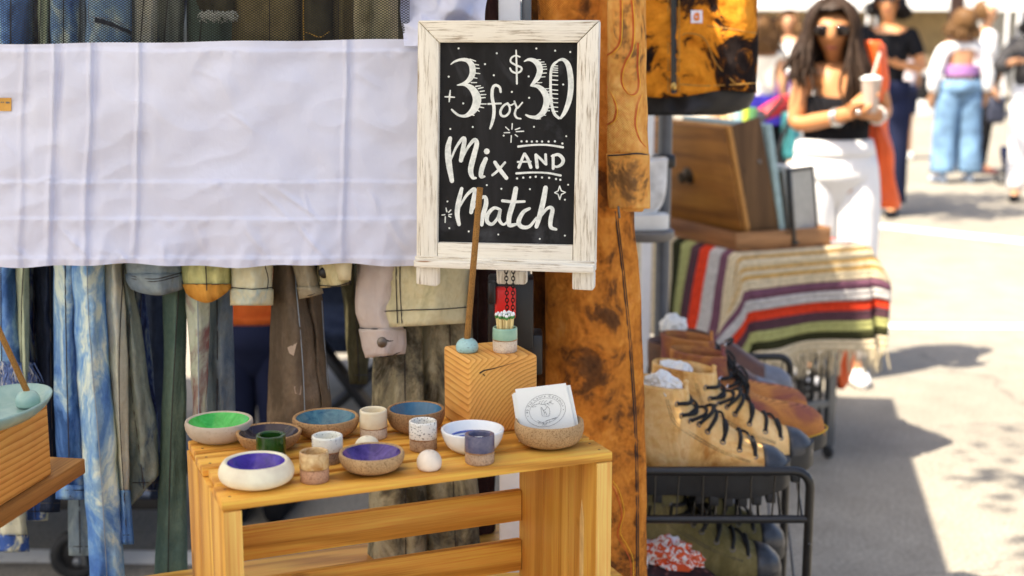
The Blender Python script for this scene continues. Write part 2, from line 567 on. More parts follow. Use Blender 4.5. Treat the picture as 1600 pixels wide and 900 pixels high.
# ================================================================== ceramics
def place(cx, w, yt, yb, z, rb):
    p = PZ(cx, yb, z)
    d = V((p.x, p.y, 0)).normalized()
    r = w / 2 * dist(p)
    for _ in range(3):
        c = PZ(cx, yb, z) + d * r * rb
        r = w / 2 * dist(c + V((0, 0, .02)))
    h = P(cx, yt, c.y + r * .93).z - z
    return c, r, h

def bowl(label, cx, w, yt, yb, outer, mclay, mglz, z=ZT, rb=.62, th=.10, lip=.97, group='small glazed bowls on the crate', inner_extra=None, seed=0):
    c, r, h = place(cx, w, yt, yb, z, rb)
    o = thing('bowl', label, 'bowl', c, 0, group)
    op = [(0.001, 0), (rb * .8 * r, 0), (rb * r, .0015)] + [(a * r, b * h) for a, b in cat(outer, 5)]
    rim_r = op[-1][0]; t = th * r
    rimp = [(rim_r - t * .12, h + t * .16), (rim_r - t * .5, h + t * .26), (rim_r - t * .85, h + t * .12)]
    inn = []
    for q in range(17):
        w_ = 1 - q / 16
        inn.append((max(.001, (rim_r - t) * w_ + .35 * (r - rim_r) * math.sin(math.pi * w_)), t * .7 + (h - t * .82) * w_ ** 2.7))
    m = MB(); m.lathe(op + rimp + inn[:1], c, 56, wob=.018, seed=seed)
    part('clay_body', m, mclay, o, ang=60)
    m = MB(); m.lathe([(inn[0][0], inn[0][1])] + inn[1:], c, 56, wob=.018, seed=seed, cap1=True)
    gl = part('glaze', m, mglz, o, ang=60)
    return o, c, r, h

cl_grey = clay('grey_stoneware', (.52, .44, .34, 1), (.40, .31, .22, 1), .60, 300, .8, .25)
cl_tan = clay('tan_stoneware', (.50, .33, .165, 1), (.20, .105, .045, 1), .50, 620)
cl_brown = clay('brown_stoneware', (.44, .265, .12, 1), (.16, .08, .03, 1), .50, 620)
cl_white = clay('white_clay', (.87, .77, .58, 1), (.66, .52, .34, 1), .68, 420, .6, .15)
cl_sand = clay('sandy_stoneware', (.60, .46, .33, 1), (.24, .13, .07, 1), .52, 700)
cl_pale = clay('pale_speckled_clay', (.72, .63, .50, 1), (.42, .30, .20, 1), .53, 700)
coupe = [(.62, .06), (.84, .25), (.96, .55), (1, .82), (.985, 1)]
flare = [(.62, .05), (.80, .25), (.92, .55), (.985, .85), (1, 1)]
belly = [(.62, .03), (.90, .22), (1.0, .50), (.97, .78), (.88, 1)]
bowl('stoneware bowl with bright green glaze at the back corner of the crate', 343.5, 105, 643, 697, coupe, cl_grey, glaze('green_glaze', (.03, .36, .04, 1), (.12, .64, .14, 1)), seed=1)
bowl('brown stoneware bowl with near black glaze behind the dark green cup', 421.5, 101, 661, 709, flare, cl_brown, glaze('black_glaze', (.012, .009, .016, 1), (.03, .018, .035, 1)), seed=2)
bowl('tan stoneware bowl with mottled teal blue glaze beside the cream cup', 510, 104, 638, 689, coupe, cl_brown, glaze('teal_glaze', (.02, .09, .16, 1), (.10, .24, .28, 1), scale=90), seed=3)
bowl('dark tan bowl with smooth blue glaze touching the wooden block', 650, 91, 627, 681, coupe, clay('umber_stoneware', (.36, .215, .10, 1), (.13, .065, .03, 1), .5, 620), glaze('blue_glaze', (.03, .12, .22, 1), (.06, .19, .31, 1), .2), seed=4)
bowl('rounded white clay bowl with deep purple glaze at the front edge of the crate', 402, 118, 704, 768, belly, cl_white, glaze('purple_glaze', (.035, .012, .22, 1), (.11, .05, .46, 1)), th=.12, seed=5)
bowl('tan speckled bowl with violet glaze between the ball and the yellowed cup', 581.5, 103, 692, 745, coupe, cl_tan, glaze('violet_glaze', (.03, .012, .12, 1), (.13, .075, .34, 1), scale=70), seed=6)
ow, cw, rw, hw = bowl('glossy white bowl with loose blue brush swirls behind the slate cup', 738.5, 99, 657, 711, flare, glaze('white_glaze', (.80, .84, .84, 1), (.86, .88, .87, 1), .15), glaze('white_glaze_inside', (.78, .83, .85, 1), (.86, .88, .88, 1), .15), rb=.5, seed=7)
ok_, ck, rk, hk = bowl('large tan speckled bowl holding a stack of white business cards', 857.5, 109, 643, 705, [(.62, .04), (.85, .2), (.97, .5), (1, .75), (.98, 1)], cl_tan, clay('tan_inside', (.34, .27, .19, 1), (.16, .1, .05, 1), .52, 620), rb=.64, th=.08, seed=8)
m = MB()
for k in range(5):
    rr = rw * (.72 - .09 * k)
    a0, a1 = R(25 + 6 * k), R(188 - 9 * k)
    pts = []
    for i in range(26):
        a = lerp(a0, a1, i / 25)
        fr = rr / rw
        zz = rw * .07 + (hw - rw * .082) * (fr / .9) ** 2.7 + .0004
        pts.append(cw + V((rr * math.cos(a) , rr * math.sin(a) * (.98 - .02 * k), zz)))
    m.tube(pts, [.0002 + (.0012 - .0001 * k) * math.sin(math.pi * i / 25) ** .5 for i in range(26)], 5)
part('brush_swirls', m, plain('cobalt_brushwork', (.10, .16, .50, 1), .25), ow)

def cup(label, cx, w, yt, yb, split, mclay, mglz, z=ZT, group='tiny ceramic cups on the crate', th=.2, inner=None, seed=0):
    c, r, h = place(cx, w, yt, yb, z, .94)
    o = thing('cup', label, 'cup', c, 0, group)
    t = th * r; s = split * h
    if split > 0:
        m = MB(); m.lathe([(.001, 0), (r * .9, 0), (r * .97, .0012), (r * .985, s * .5), (r * .985, s)], c, 40, wob=.02, seed=seed)
        part('clay_body', m, mclay, o, ang=60)
        low = [(r * .985, s), (r * 1.012, s + .0006)]
    else:
        low = [(.001, 0), (r * .9, 0), (r * .98, .0015)]
    up = [(r * 1.0, lerp(s, h, .5)), (r * 1.0, h * .93), (r * .985, h * .98), (r - t * .5, h), (r - t * .9, h * .985), (r - t, h * .94), (r - t, h * .5), (r - t * 1.2, h * .22), (r * .4, h * .18), (.001, h * .18)]
    m = MB(); m.lathe(low + up, c, 40, wob=.02, seed=seed)
    if split > 0: m.lathe([(r * .99, s - .0005), (r * 1.018, s + .0003), (r * 1.006, s + .0014)], c, 40, 1, wob=.03, seed=seed)
    part('glaze', m, [mglz, M_rust], o, ang=60)
    return o, c, r, h
M_rust = plain('rust_glaze_edge', (.30, .15, .06, 1), .4, .5, 120)
cup('dark green glazed cup standing before the black bowl', 424.5, 46, 672, 729, 0, None, glaze('forest_glaze', (.006, .032, .005, 1), (.02, .085, .01, 1)), th=.26, seed=1)
cup('glossy white cup with dark sandy foot behind the yellowed cup', 512.5, 48, 673, 728, .44, clay('dark_sandy', (.33, .25, .19, 1), (.12, .07, .05, 1), .5, 700), glaze('milk_glaze', (.76, .77, .68, 1), (.84, .83, .74, 1), .15, (.2, .2, .2, 1)), seed=2)
cup('yellowed rust rimmed cup with pinkish sandy foot at the front edge', 492, 46, 698, 758, .45, clay('pink_sandy', (.55, .33, .21, 1), (.28, .14, .08, 1), .5, 650), glaze('amber_glaze', (.80, .62, .33, 1), (.42, .19, .04, 1), .2, scale=90), seed=3)
cup('tall cream cup with pale foot behind the white dome', 584, 43, 634, 689, .38, cl_pale, glaze('cream_glaze', (.80, .68, .45, 1), (.85, .78, .58, 1), .25), seed=4)
cup('white cup with black specks and sandy foot behind the cream ball', 661.5, 44, 651, 708, .40, clay('speckled_foot', (.50, .35, .22, 1), (.20, .10, .05, 1), .5, 700), glaze('speckle_glaze', (.82, .80, .72, 1), (.86, .85, .78, 1), .15, (.05, .045, .05, 1), sp=.62), seed=5)
cup('slate blue cup with purple interior and sandy foot at the front edge', 749.5, 47, 671, 729, .40, clay('slate_foot', (.50, .36, .24, 1), (.20, .11, .06, 1), .5, 700), glaze('slate_glaze', (.075, .085, .15, 1), (.15, .14, .22, 1), .2, scale=160), th=.3, seed=6)
oc, cc, rc, hc = cup('mint green cup full of matches on the wooden block', 789, 39, 507, 553, .50, cl_pale, glaze('mint_glaze', (.24, .42, .31, 1), (.32, .52, .39, 1), .2), z=ZB, group=None, th=.16, seed=7)

def pebble(label, cx, w, yt, yb, mt, z=ZT, flat=1.0, name='incense_holder', catg='incense holder', seed=0, rb=.5):
    c, r, h = place(cx, w, yt, yb, z, rb)
    h = P(cx, yt, c.y + r * .3).z - z
    m = MB()
    prof = [(.001, 0), (r * .72, 0), (r * .93, h * .12), (r, h * .36), (r * .93, h * .62), (r * .72, h * .84), (r * .42, h * .965), (.001, h)]
    m.lathe(cat(prof, 3), c, 36, wob=.05, seed=seed)
    return single(name, m, mt, label, catg, ang=0), c, r, h
pebble('pale dome incense holder peeking out behind the violet bowl', 574, 40, 680, 712, cl_white, seed=1)
pebble('round cream clay ball at the front edge of the crate', 671, 39, 702, 736, clay('cream_ball', (.80, .70, .57, 1), (.66, .48, .33, 1), .66, 300, .7, .2), seed=2)
_, cdm, rdm, hdm = pebble('turquoise dome incense holder with speckles on the wooden block', 730, 36, 527, 553, glaze('turquoise_glaze', (.30, .52, .52, 1), (.38, .60, .58, 1), .3, (.16, .2, .2, 1), sp=.66), z=ZB, seed=3, rb=.8)
M_inc = clay('incense_paste', (.34, .17, .045, 1), (.10, .045, .012, 1), .5, 900, .9, .8)
def incense(label, a, b, r0, r1):
    m = MB()
    pts = [a.lerp(b, i / 14) for i in range(15)]
    m.tube(pts, [lerp(r0, r1, i / 14) * (1 + .05 * noise.noise(V((i * 3.1, 0, 0)))) for i in range(15)], 10)
    return single('incense_stick', m, M_inc, label, 'incense stick')
base = cdm + V((0, 0, hdm * .9))
incense('tall brown incense stick leaning in the turquoise dome before the chalkboard', base, P(750, 293, base.y + .008), .0042, .0040)
# dish on the left block
c2 = PZ(-14, 657, .9975)
dl = thing('dish', 'pale green glazed oval dish on the timber offcut', 'dish', c2, yawL)
m = MB()
rs = []
for (k, z) in ((.05, .003), (.6, .003), (.8, .005), (.93, .012), (1.0, .019), (1.01, .022), (.985, .0225), (.94, .018), (.80, .009), (.6, .006), (.05, .006)):
    rs.append([V((.056 * k * math.cos(t), .098 * k * math.sin(t), z - .003)) for t in [2 * math.pi * i / 48 for i in range(48)]])
m.rings(rs, cap0=True, cap1=True)
part('plate', m, glaze('celadon_glaze', (.24, .40, .38, 1), (.33, .49, .45, 1), .2), dl, True, ang=0)
zd = c2.z + .0032
cq = PZ(44, 634, zd + .002)
m = MB(); m.lathe(cat([(.001, .0), (.0125, .0), (.0143, .005), (.0135, .011), (.0095, .0165), (.004, .0185), (.001, .019)], 3), cq, 30)
part('dome', m, glaze('celadon_dome', (.26, .43, .39, 1), (.36, .52, .46, 1), .25), dl, ang=0)
b0 = cq + V((0, 0, .017))
incense('brown incense stick slanting out of the pale green dish', b0, P(-62, 385, b0.y + .02), .0038, .0036)

# matches in the mint cup
M_stick = plain('match_wood', (.85, .66, .30, 1), .7, .12)
M_green = plain('green_match_head', (.06, .22, .05, 1), .6)
M_whiteh = plain('white_match_head', (.86, .86, .84, 1), .6, .04)
random.seed(11)
k = 0
for ring_, cnt in ((.75, 10), (.42, 6), (.05, 2)):
    for i in range(cnt):
        a = 2 * math.pi * (i + .3 * k) / cnt
        r0 = rc * .74 * ring_
        b = cc + V((math.cos(a) * r0 * .8, math.sin(a) * r0 * .8, hc * .2))
        tip = cc + V((math.cos(a) * r0 * 1.28, math.sin(a) * r0 * 1.1, hc * (1.56 + .1 * random.random())))
        mt = thing('match', 'green and white tipped wooden match standing in the mint cup', 'match', b, 0, 'matches in the mint cup')
        d = (tip - b)
        m = MB(); m.bar(b, b + d * .9, .0022, .0022); part('stick', m, M_stick, mt, smooth=False)
        m = MB(); m.ball(b + d * .88, .0021, .0021, .0032, 8, 5); m.ball(b + d * .93, .0019, .0019, .0026, 8, 5, 1); part('head', m, [M_green, M_whiteh], mt)
        k += 1

# ------------------------------------------------------------------ business cards
def glyphs(s, size=1):
    out = []
    x = 0
    for ch in s:
        if ch == ' ': x += .32 * size; out.append(None); continue
        cu = bpy.data.curves.new('glyph', 'FONT'); cu.body = ch; cu.size = size; cu.resolution_u = 3
        ob = bpy.data.objects.new('glyph', cu); C.objects.link(ob)
        me = bpy.data.meshes.new_from_object(ob.evaluated_get(bpy.context.evaluated_depsgraph_get()))
        vs = [v.co.copy() for v in me.vertices]; fs = [tuple(p.vertices) for p in me.polygons]
        w = max(v.x for v in vs)
        out.append((x, w, vs, fs)); x += w + .10 * size
        bpy.data.objects.remove(ob); bpy.data.curves.remove(cu); bpy.data.meshes.remove(me)
    return out, x
M_card = plain('card_stock', (.84, .86, .82, 1), .7, .02)
M_ink = plain('grey_ink', (.17, .17, .17, 1), .8, .05)
YC = ck.y + .004
def Cp(px, py, off=0):            # point on the leaning card plane
    y = YC + (640 - py) * .00016
    return P(px, py, y - off)
for (dx, dy, back, tilt) in ((0, 0, 0, 0), (7, 3, .0035, .006), (9, 12, .006, .012), (-5, 8, .0045, -.01), (-3, 6, .0025, -.004)):
    q = [(805 + dx, 608 + dy), (884 + dx, 598.5 + dy), (900 + dx * .9, 672 + dy), (816 + dx, 682 + dy)]
    m = MB()
    fr = [Cp(*p, -back) for p in q]; bk_ = [Cp(*p, -back - .0007) for p in q]
    m.add(fr + bk_, [(0, 1, 2, 3), (7, 6, 5, 4), (0, 4, 5, 1), (1, 5, 6, 2), (2, 6, 7, 3), (3, 7, 4, 0)])
    if back == 0:
        card = thing('business_card', 'front white card printed with a round floral emblem in the tan bowl', 'card', Cp(858, 675), 0)
        part('card', m, M_card, card, smooth=False)
    else:
        single('business_card', m, M_card, 'plain white card edge behind the printed card in the bowl', 'card', 'cards stacked behind the printed one', False)
cen = (852, 641.5)
def Ce(r, a, sq=.80): return (cen[0] + r * math.cos(a), cen[1] - r * sq * math.sin(a) - (r * math.cos(a)) * .10)
m = MB()
for r, w in ((31.5, .00017), (24.5, .00015)):
    m.tube([Cp(*Ce(r, 2 * math.pi * i / 48), .0003) for i in range(48)], w, 4, closed=True)
def ink(pts, w=.0002): m.tube([Cp(x, y, .0003) for x, y in cat(pts, 3)], w, 4)
ink([(845, 636), (846, 642), (847, 649), (850, 650), (857, 650), (859, 645), (858, 638), (855, 636), (852, 640), (849, 641), (846, 636)])
ink([(850, 648), (852, 643), (854, 648)]); ink([(848, 640), (851, 645)])
ink([(834, 633), (842, 631), (850, 632), (862, 628)]); ink([(838, 635), (831, 636), (836, 632)])
for x0, y0, dx, dy in ((842, 631, 3, -4), (846, 631, 4, -5), (850, 631, 5, -5), (855, 630, 4, 3), (858, 629, 5, -3), (860, 629, 5, 2), (851, 632, 5, 3)):
    ink([(x0, y0), (x0 + dx * .4, y0 + dy * .8), (x0 + dx, y0 + dy)])
ink([(840, 657), (848, 660), (858, 656), (870, 652)])
for x0, y0, dx, dy in ((843, 658, -2, 4), (848, 660, 3, 4), (853, 658, 5, -2), (858, 656, 2, 4), (862, 655, 6, -1), (850, 660, -3, 5), (855, 659, -4, 6)):
    ink([(x0, y0), (x0 + dx * .5, y0 + dy * .7), (x0 + dx, y0 + dy)])
gl, tot = glyphs('40 Via Laura Ceramics', 1)
rt = 26.3
a_hi, a_lo = R(186), R(8)
for it in gl:
    if not it: continue
    x, w, vs, fs = it
    a = lerp(a_hi, a_lo, (x + w / 2) / tot)
    def mp(v):
        ru, rv = (v.x - w / 2) * 6.0, v.y * 6.0
        return Cp(*Ce(rt + rv, a - ru / rt), .0003)
    m.add([mp(v) for v in vs], fs)
for a in (R(196), R(-3)):
    x, y = Ce(28.2, a); ink([(x - .6, y), (x + .6, y + .3)], .0004)
part('print', m, M_ink, card, smooth=False)
# ================================================================== chalkboard sign
SYAW = R(-11)
P0 = P(790, 220, 1.80)
NRM = V((math.sin(SYAW), -math.cos(SYAW), 0))
def B(px, py, off=0):
    o = V((0, 0, H))
    d = P(px, py, 1.0) - o
    t = (P0 + NRM * off - o).dot(NRM) / d.dot(NRM)
    return o + d * t
def white_wood(name, axis):
    t = NT(name)
    s1 = [1, 1, 1]; s1[axis] = .045
    f = t.noise(t.co(tuple(s1)), 400, 5, .7)
    s2 = [1, 1, 1]; s2[axis] = .16
    g_ = t.noise(t.co(tuple(s2)), 46, 4, .6)
    msk = t.noise(t.co(), 22, 3, .55)
    c = t.ramp(g_, [(.3, (.88, .85, .75, 1)), (.7, (.83, .78, .66, 1))])
    c = t.mix(t.mix(1.0, t.ramp(f, [(.50, 0.0), (.64, .95)]), t.ramp(msk, [(.36, .25), (.58, 1.0)]), 'MULTIPLY'), c, (.27, .19, .11, 1))
    c = t.mix(t.ramp(t.noise(t.co(tuple(s2)), 70, 2, .5), [(.71, 0.0), (.77, .9)]), c, (.33, .17, .07, 1))
    t.bump(f, .5, .0012)
    return t.out(c, .75, .25)
WX, WZ = white_wood('white_washed_rail', 0), white_wood('white_washed_stile', 2)
sg = thing('chalkboard_sign', 'small white framed chalkboard sign with hand lettered 3 for $30 price', 'sign', B(790, 425), SYAW)
def prism(m, q, off, th, bev=.0015, mi=0, fn=B):
    bm = bmesh.new()
    fr = [fn(*p, off) for p in q]
    vs = [bm.verts.new(p) for p in fr] + [bm.verts.new(p - NRM * th) for p in fr]
    n = len(q)
    bm.faces.new(vs[:n]); bm.faces.new(vs[n:][::-1])
    for i in range(n): bm.faces.new((vs[i], vs[i + n], vs[(i + 1) % n + n], vs[(i + 1) % n]))
    bmesh.ops.recalc_face_normals(bm, faces=bm.faces[:])
    if bev: bmesh.ops.bevel(bm, geom=bm.edges[:], offset=bev, segments=2, affect='EDGES', profile=.5)
    bm.verts.index_update()
    m.add([v.co for v in bm.verts], [tuple(v.index for v in f.verts) for f in bm.faces], mi)
    bm.free()
    return m
def frame_piece(nm, q, off, th, mt, bev=.0016):
    return part(nm, prism(MB(), q, off, th, bev), mt, sg)
frame_piece('top_rail', [(653, 32), (936, 31.5), (901.5, 66.5), (686, 66.5)], .009, .019, WX)
frame_piece('side_stile', [(652.4, 33), (685.6, 67), (683, 379), (683, 405), (650.4, 405)], .0085, .0185, WZ)
frame_piece('side_stile', [(936, 33), (929.5, 413), (895.3, 412), (895.5, 383), (902, 67)], .0085, .0185, WZ)
frame_piece('bottom_rail', [(683.6, 379), (894.8, 383.6), (894.6, 411.5), (683.6, 405)], .0078, .017, WX)
frame_piece('inner_ledge', [(648, 400.5), (929, 409.5), (929, 415), (648, 406)], .014, .024, WX, .001)
frame_piece('chalk_ledge', [(646, 406.4), (927.5, 415.4), (927.5, 427.5), (646, 417.8)], .021, .030, WX)
frame_piece('foot', [(650, 417), (684, 418), (684, 446), (680, 448), (650, 444)], .006, .016, WZ, .002)
frame_piece('foot', [(893.5, 425), (928.5, 426), (928, 451), (925, 454.5), (894, 452.5)], .006, .016, WZ, .002)
frame_piece('easel_strut', [(775, 423), (822, 424), (822, 443), (819, 445), (776, 444)], -.022, .014, WZ, .002)
tb_ = NT('chalkboard_paint')
v_ = tb_.co((1, 1, .3))
c_ = tb_.ramp(tb_.noise(v_, 16, 5, .6, 1.5), [(.35, (.008, .008, .0085, 1)), (.72, (.024, .024, .026, 1))])
c_ = tb_.mix(tb_.ramp(tb_.noise(tb_.co((1, 1, 1)), 9, 4, .6, 2.0), [(.58, 0.0), (.8, .30)]), c_, (.16, .17, .19, 1))
tb_.out(c_, .6, .15)
board = part('board', prism(MB(), [(684, 64), (904, 65), (897, 386), (681, 382)], 0, .006, 0), tb_.mat, sg)

chalk = NT('chalk_ink')
cc_ = chalk.ramp(chalk.noise(chalk.co(), 150, 3, .6), [(.3, (.62, .66, .63, 1)), (.6, (.84, .87, .83, 1))])
chalk.out(cc_, .9, .1)
def Z3(x, y): return (640 + x / 5, 20 + y / 5)
def Z4(x, y): return (640 + x / 3.334, 190 + y / 3.334)
def stroke(m, pts, zf, k, n=5, lift=.0006):
    """pts (x, y, width) in the lettering's own grid -> raised ribbon on the board"""
    pts = [(p + (10,))[:3] if len(p) == 2 else p for p in pts]
    cv = cat(pts, n) if len(pts) > 2 else [tuple(lerp(a, b, i / 4) for a, b in zip(*pts)) for i in range(5)]
    L_, R_ = [], []
    N = len(cv)
    q = []
    for i, (x, y, w) in enumerate(cv):
        a, b = cv[max(i - 1, 0)], cv[min(i + 1, N - 1)]
        dx, dy = b[0] - a[0], b[1] - a[1]
        l = math.hypot(dx, dy) or 1
        q.append((x, y, max(w, 3) / 2, dx / l, dy / l))
    x, y, w, dx, dy = q[0]; q.insert(0, (x - dx * w * .7, y - dy * w * .7, w * .45, dx, dy))
    x, y, w, dx, dy = q[-1]; q.append((x + dx * w * .7, y + dy * w * .7, w * .45, dx, dy))
    for x, y, w, dx, dy in q:
        L_.append(zf(x - dy * w, y + dx * w)); R_.append(zf(x + dy * w, y - dx * w))
    h = lift + .00002 * (len(m.f) % 23)
    rs = [[B(*a, 0.0001), B(*a, h), B(*b, h), B(*b, 0.0001)] for a, b in zip(L_, R_)]
    m.rings(rs, closed=False)
def dots(m, ps, zf, r):
    for x, y in ps:
        m.add([B(*zf(x + r * math.cos(i * .785), y + r * math.sin(i * .785)), .0007) for i in range(8)], [tuple(range(8))])

m = MB()
S3 = lambda *p: stroke(m, list(p), Z3, 5)
# first 3
S3((322, 403, 8), (352, 381, 16), (400, 366, 22), (450, 372, 34), (483, 405, 46), (493, 450, 48), (484, 495, 44), (455, 533, 34), (415, 555, 20), (372, 565, 8))
S3((372, 565, 8), (430, 562, 22), (480, 586, 46), (513, 630, 60), (527, 680, 66), (515, 730, 62), (488, 772, 50), (440, 804, 28), (390, 803, 18), (352, 778, 18), (328, 755, 14))
for a_ in ((470, 362, 517, 378), (500, 402, 540, 408), (505, 432, 545, 434), (505, 470, 550, 475), (495, 505, 528, 512), (480, 545, 525, 545), (515, 575, 555, 570), (535, 592, 575, 583), (550, 615, 585, 610), (555, 640, 597, 638), (555, 665, 592, 662), (555, 712, 600, 712), (545, 735, 580, 742), (530, 760, 545, 770), (485, 795, 505, 802)):
    S3((a_[0], a_[1], 10), (a_[2], a_[3], 8))
part('price_lettering', m, chalk.mat, board, smooth=False)
m = MB()
# dollar
S3((862, 345, 12), (830, 334, 13), (797, 350, 14), (790, 382, 15), (828, 408, 16), (872, 428, 16), (868, 456, 16), (835, 470, 15), (800, 458, 16), (784, 432, 14))
S3((832, 292, 12), (836, 420, 15), (838, 556, 14))
part('price_lettering', m, chalk.mat, board, smooth=False)
m = MB()
# second 3
S3((895, 380, 8), (930, 365, 22), (972, 374, 36), (1006, 405, 48), (1018, 450, 46), (1003, 500, 42), (975, 540, 30), (945, 570, 10))
S3((945, 570, 10), (1000, 574, 30), (1046, 612, 46), (1070, 665, 50), (1066, 725, 50), (1038, 783, 44), (990, 815, 30), (942, 812, 22), (907, 797, 14))
for y_, x_ in ((366, 1000), (384, 1028), (402, 1040), (420, 1045), (440, 1048), (470, 1046), (500, 1035), (545, 1010), (592, 1068), (612, 1080), (635, 1092), (660, 1096), (690, 1096), (712, 1094), (740, 1090), (765, 1070), (800, 1040), (828, 1000)):
    S3((x_ - 14, y_ + 2, 8), (x_ + 24, y_, 7))
part('price_lettering', m, chalk.mat, board, smooth=False)
m = MB()
# zero
S3((1162, 374, 14), (1127, 402, 22), (1106, 452, 22), (1101, 540, 20), (1103, 640, 22), (1111, 722, 22), (1132, 790, 24), (1168, 824, 20))
S3((1160, 372, 14), (1200, 366, 26), (1236, 402, 40), (1255, 480, 44), (1260, 580, 44), (1247, 680, 42), (1216, 768, 34), (1180, 824, 18))
for y_ in (412, 430, 446, 464, 490, 524, 560, 602, 632, 668, 700, 735, 768):
    S3((1112, y_, 9), (1158, y_ + 3, 8))
part('price_lettering', m, chalk.mat, board, smooth=False)
m = MB()
S3((712, 620, 18), (703, 582, 20), (671, 566, 22), (648, 592, 24), (645, 660, 26), (659, 740, 26), (656, 810, 26), (642, 868, 22), (628, 906, 14))
S3((612, 712, 14), (715, 708, 14))
S3((768, 706, 16), (734, 726, 18), (710, 768, 20), (718, 802, 20), (750, 806, 18), (778, 778, 18), (783, 742, 16), (768, 712, 14), (790, 722, 12), (818, 708, 12))
S3((818, 690, 14), (836, 735, 16), (846, 742, 14), (882, 700, 12)); S3((838, 735, 14), (822, 788, 18), (838, 820, 16), (870, 828, 12))
S4 = lambda *p: stroke(m, list(p), Z4, 5)
S4((212, 84, 20), (200, 140, 30), (205, 220, 32), (221, 312, 22))
S4((214, 200, 10), (242, 135, 13), (274, 90, 18), (286, 95, 22), (276, 155, 24), (267, 205, 22))
S4((268, 205, 12), (300, 140, 14), (336, 96, 20), (350, 115, 24), (334, 180, 28), (318, 250, 28), (328, 290, 20), (346, 294, 11))
dots(m, [(402, 155)], Z4, 16); S4((398, 192, 22), (378, 240, 26), (372, 284, 22), (392, 286, 10))
S4((443, 210, 18), (470, 250, 22), (506, 296, 20)); S4((498, 212, 12), (460, 255, 14), (430, 280, 12))
S4((598, 166, 13), (582, 205, 15), (568, 240, 15)); S4((600, 166, 13), (618, 200, 17), (632, 240, 17)); S4((562, 210, 10), (632, 208, 10))
S4((658, 172, 17), (665, 240, 18)); S4((658, 172, 13), (688, 200, 14), (708, 222, 12)); S4((708, 170, 14), (711, 224, 14))
S4((748, 175, 16), (748, 246, 15)); S4((740, 180, 12), (775, 172, 17), (799, 196, 19), (794, 220, 17), (770, 235, 13), (750, 232, 11))
S4((565, 130, 12), (640, 122, 10), (720, 122, 10), (800, 134, 12)); S4((555, 270, 12), (640, 265, 10), (720, 268, 10), (788, 281, 12))
S4((272, 347, 18), (255, 420, 26), (248, 480, 26), (258, 538, 18))
S4((260, 445, 10), (296, 385, 15), (334, 352, 20), (340, 372, 24), (330, 420, 24), (320, 475, 20))
S4((322, 470, 11), (358, 412, 13), (392, 392, 18), (398, 430, 24), (380, 495, 24), (376, 540, 18))
S4((472, 458, 14), (440, 450, 17), (408, 482, 21), (404, 520, 21), (430, 534, 17), (460, 500, 15), (472, 458, 16), (466, 508, 19), (488, 536, 13), (515, 516, 11))
S4((554, 346, 24), (540, 420, 28), (520, 490, 26), (520, 538, 24), (562, 534, 12)); S4((482, 412, 16), (540, 418, 15), (600, 416, 13))
S4((626, 452, 15), (592, 472, 20), (568, 520, 24), (584, 548, 22), (624, 546, 17), (662, 500, 12))
S4((709, 342, 24), (695, 420, 28), (675, 500, 26), (660, 550, 20)); S4((674, 505, 12), (718, 452, 16), (744, 456, 21), (735, 510, 23), (736, 550, 20), (765, 562, 13))
part('slogan_lettering', m, chalk.mat, board, smooth=False)
m = MB()
S3((318, 605, 9), (313, 650, 15), (309, 696, 9)); S3((275, 656, 9), (314, 657, 13), (352, 660, 9))
dots(m, [(383, 278), (681, 316), (990, 279), (1137, 296), (1255, 306), (305, 499), (589, 401), (658, 488), (419, 708), (799, 618), (930, 497), (934, 664), (1200, 560)], Z3, 8)
for p in ((535, 10, 533, 40), (500, 28, 518, 45), (492, 58, 522, 57), (550, 42, 575, 33), (555, 52, 595, 50), (550, 68, 563, 78), (530, 72, 528, 108), (190, 450, 194, 470), (215, 460, 203, 473), (220, 482, 204, 485), (215, 498, 203, 492), (186, 495, 185, 526), (168, 487, 184, 485)):
    S4((p[0], p[1], 6), (p[2], p[3], 6))
star = [(782, 335), (790, 360), (812, 369), (791, 379), (782, 406), (774, 379), (755, 370), (774, 361), (782, 335)]
for a_, b_ in zip(star, star[1:]): S4((*a_, 6), (*b_, 6))
dots(m, [(583, 103), (610, 103), (637, 104), (663, 103), (690, 104), (724, 104), (757, 103), (796, 114), (560, 296), (592, 292), (628, 290), (657, 287), (690, 291), (727, 293), (763, 299), (785, 303)], Z4, 6)
dots(m, [(212, 38), (329, 28), (648, 27), (816, 76), (402, 331), (478, 350), (627, 352), (826, 329), (809, 407), (197, 416), (207, 555), (308, 572), (462, 588), (678, 611), (809, 594), (490, 73)], Z4, 5)
part('chalk_stars', m, chalk.mat, board, smooth=False)
M_chain = plain('black_chain', (.012, .010, .009, 1), .4, .2, metal=.7)
for xa, xb in ((791, 793), (802, 801)):
    m = MB()
    for i in range(15):
        t = i / 14
        p = B(lerp(xa, xb, t), lerp(424, 503, t), -.006 - .02 * t)
        m.torus(p, .0022, .00075, (1, 0, 0) if i % 2 else (0, -1, 0), 10, 5, stretch=(0, 0, 1))
    part('chain', m, M_chain, sg)

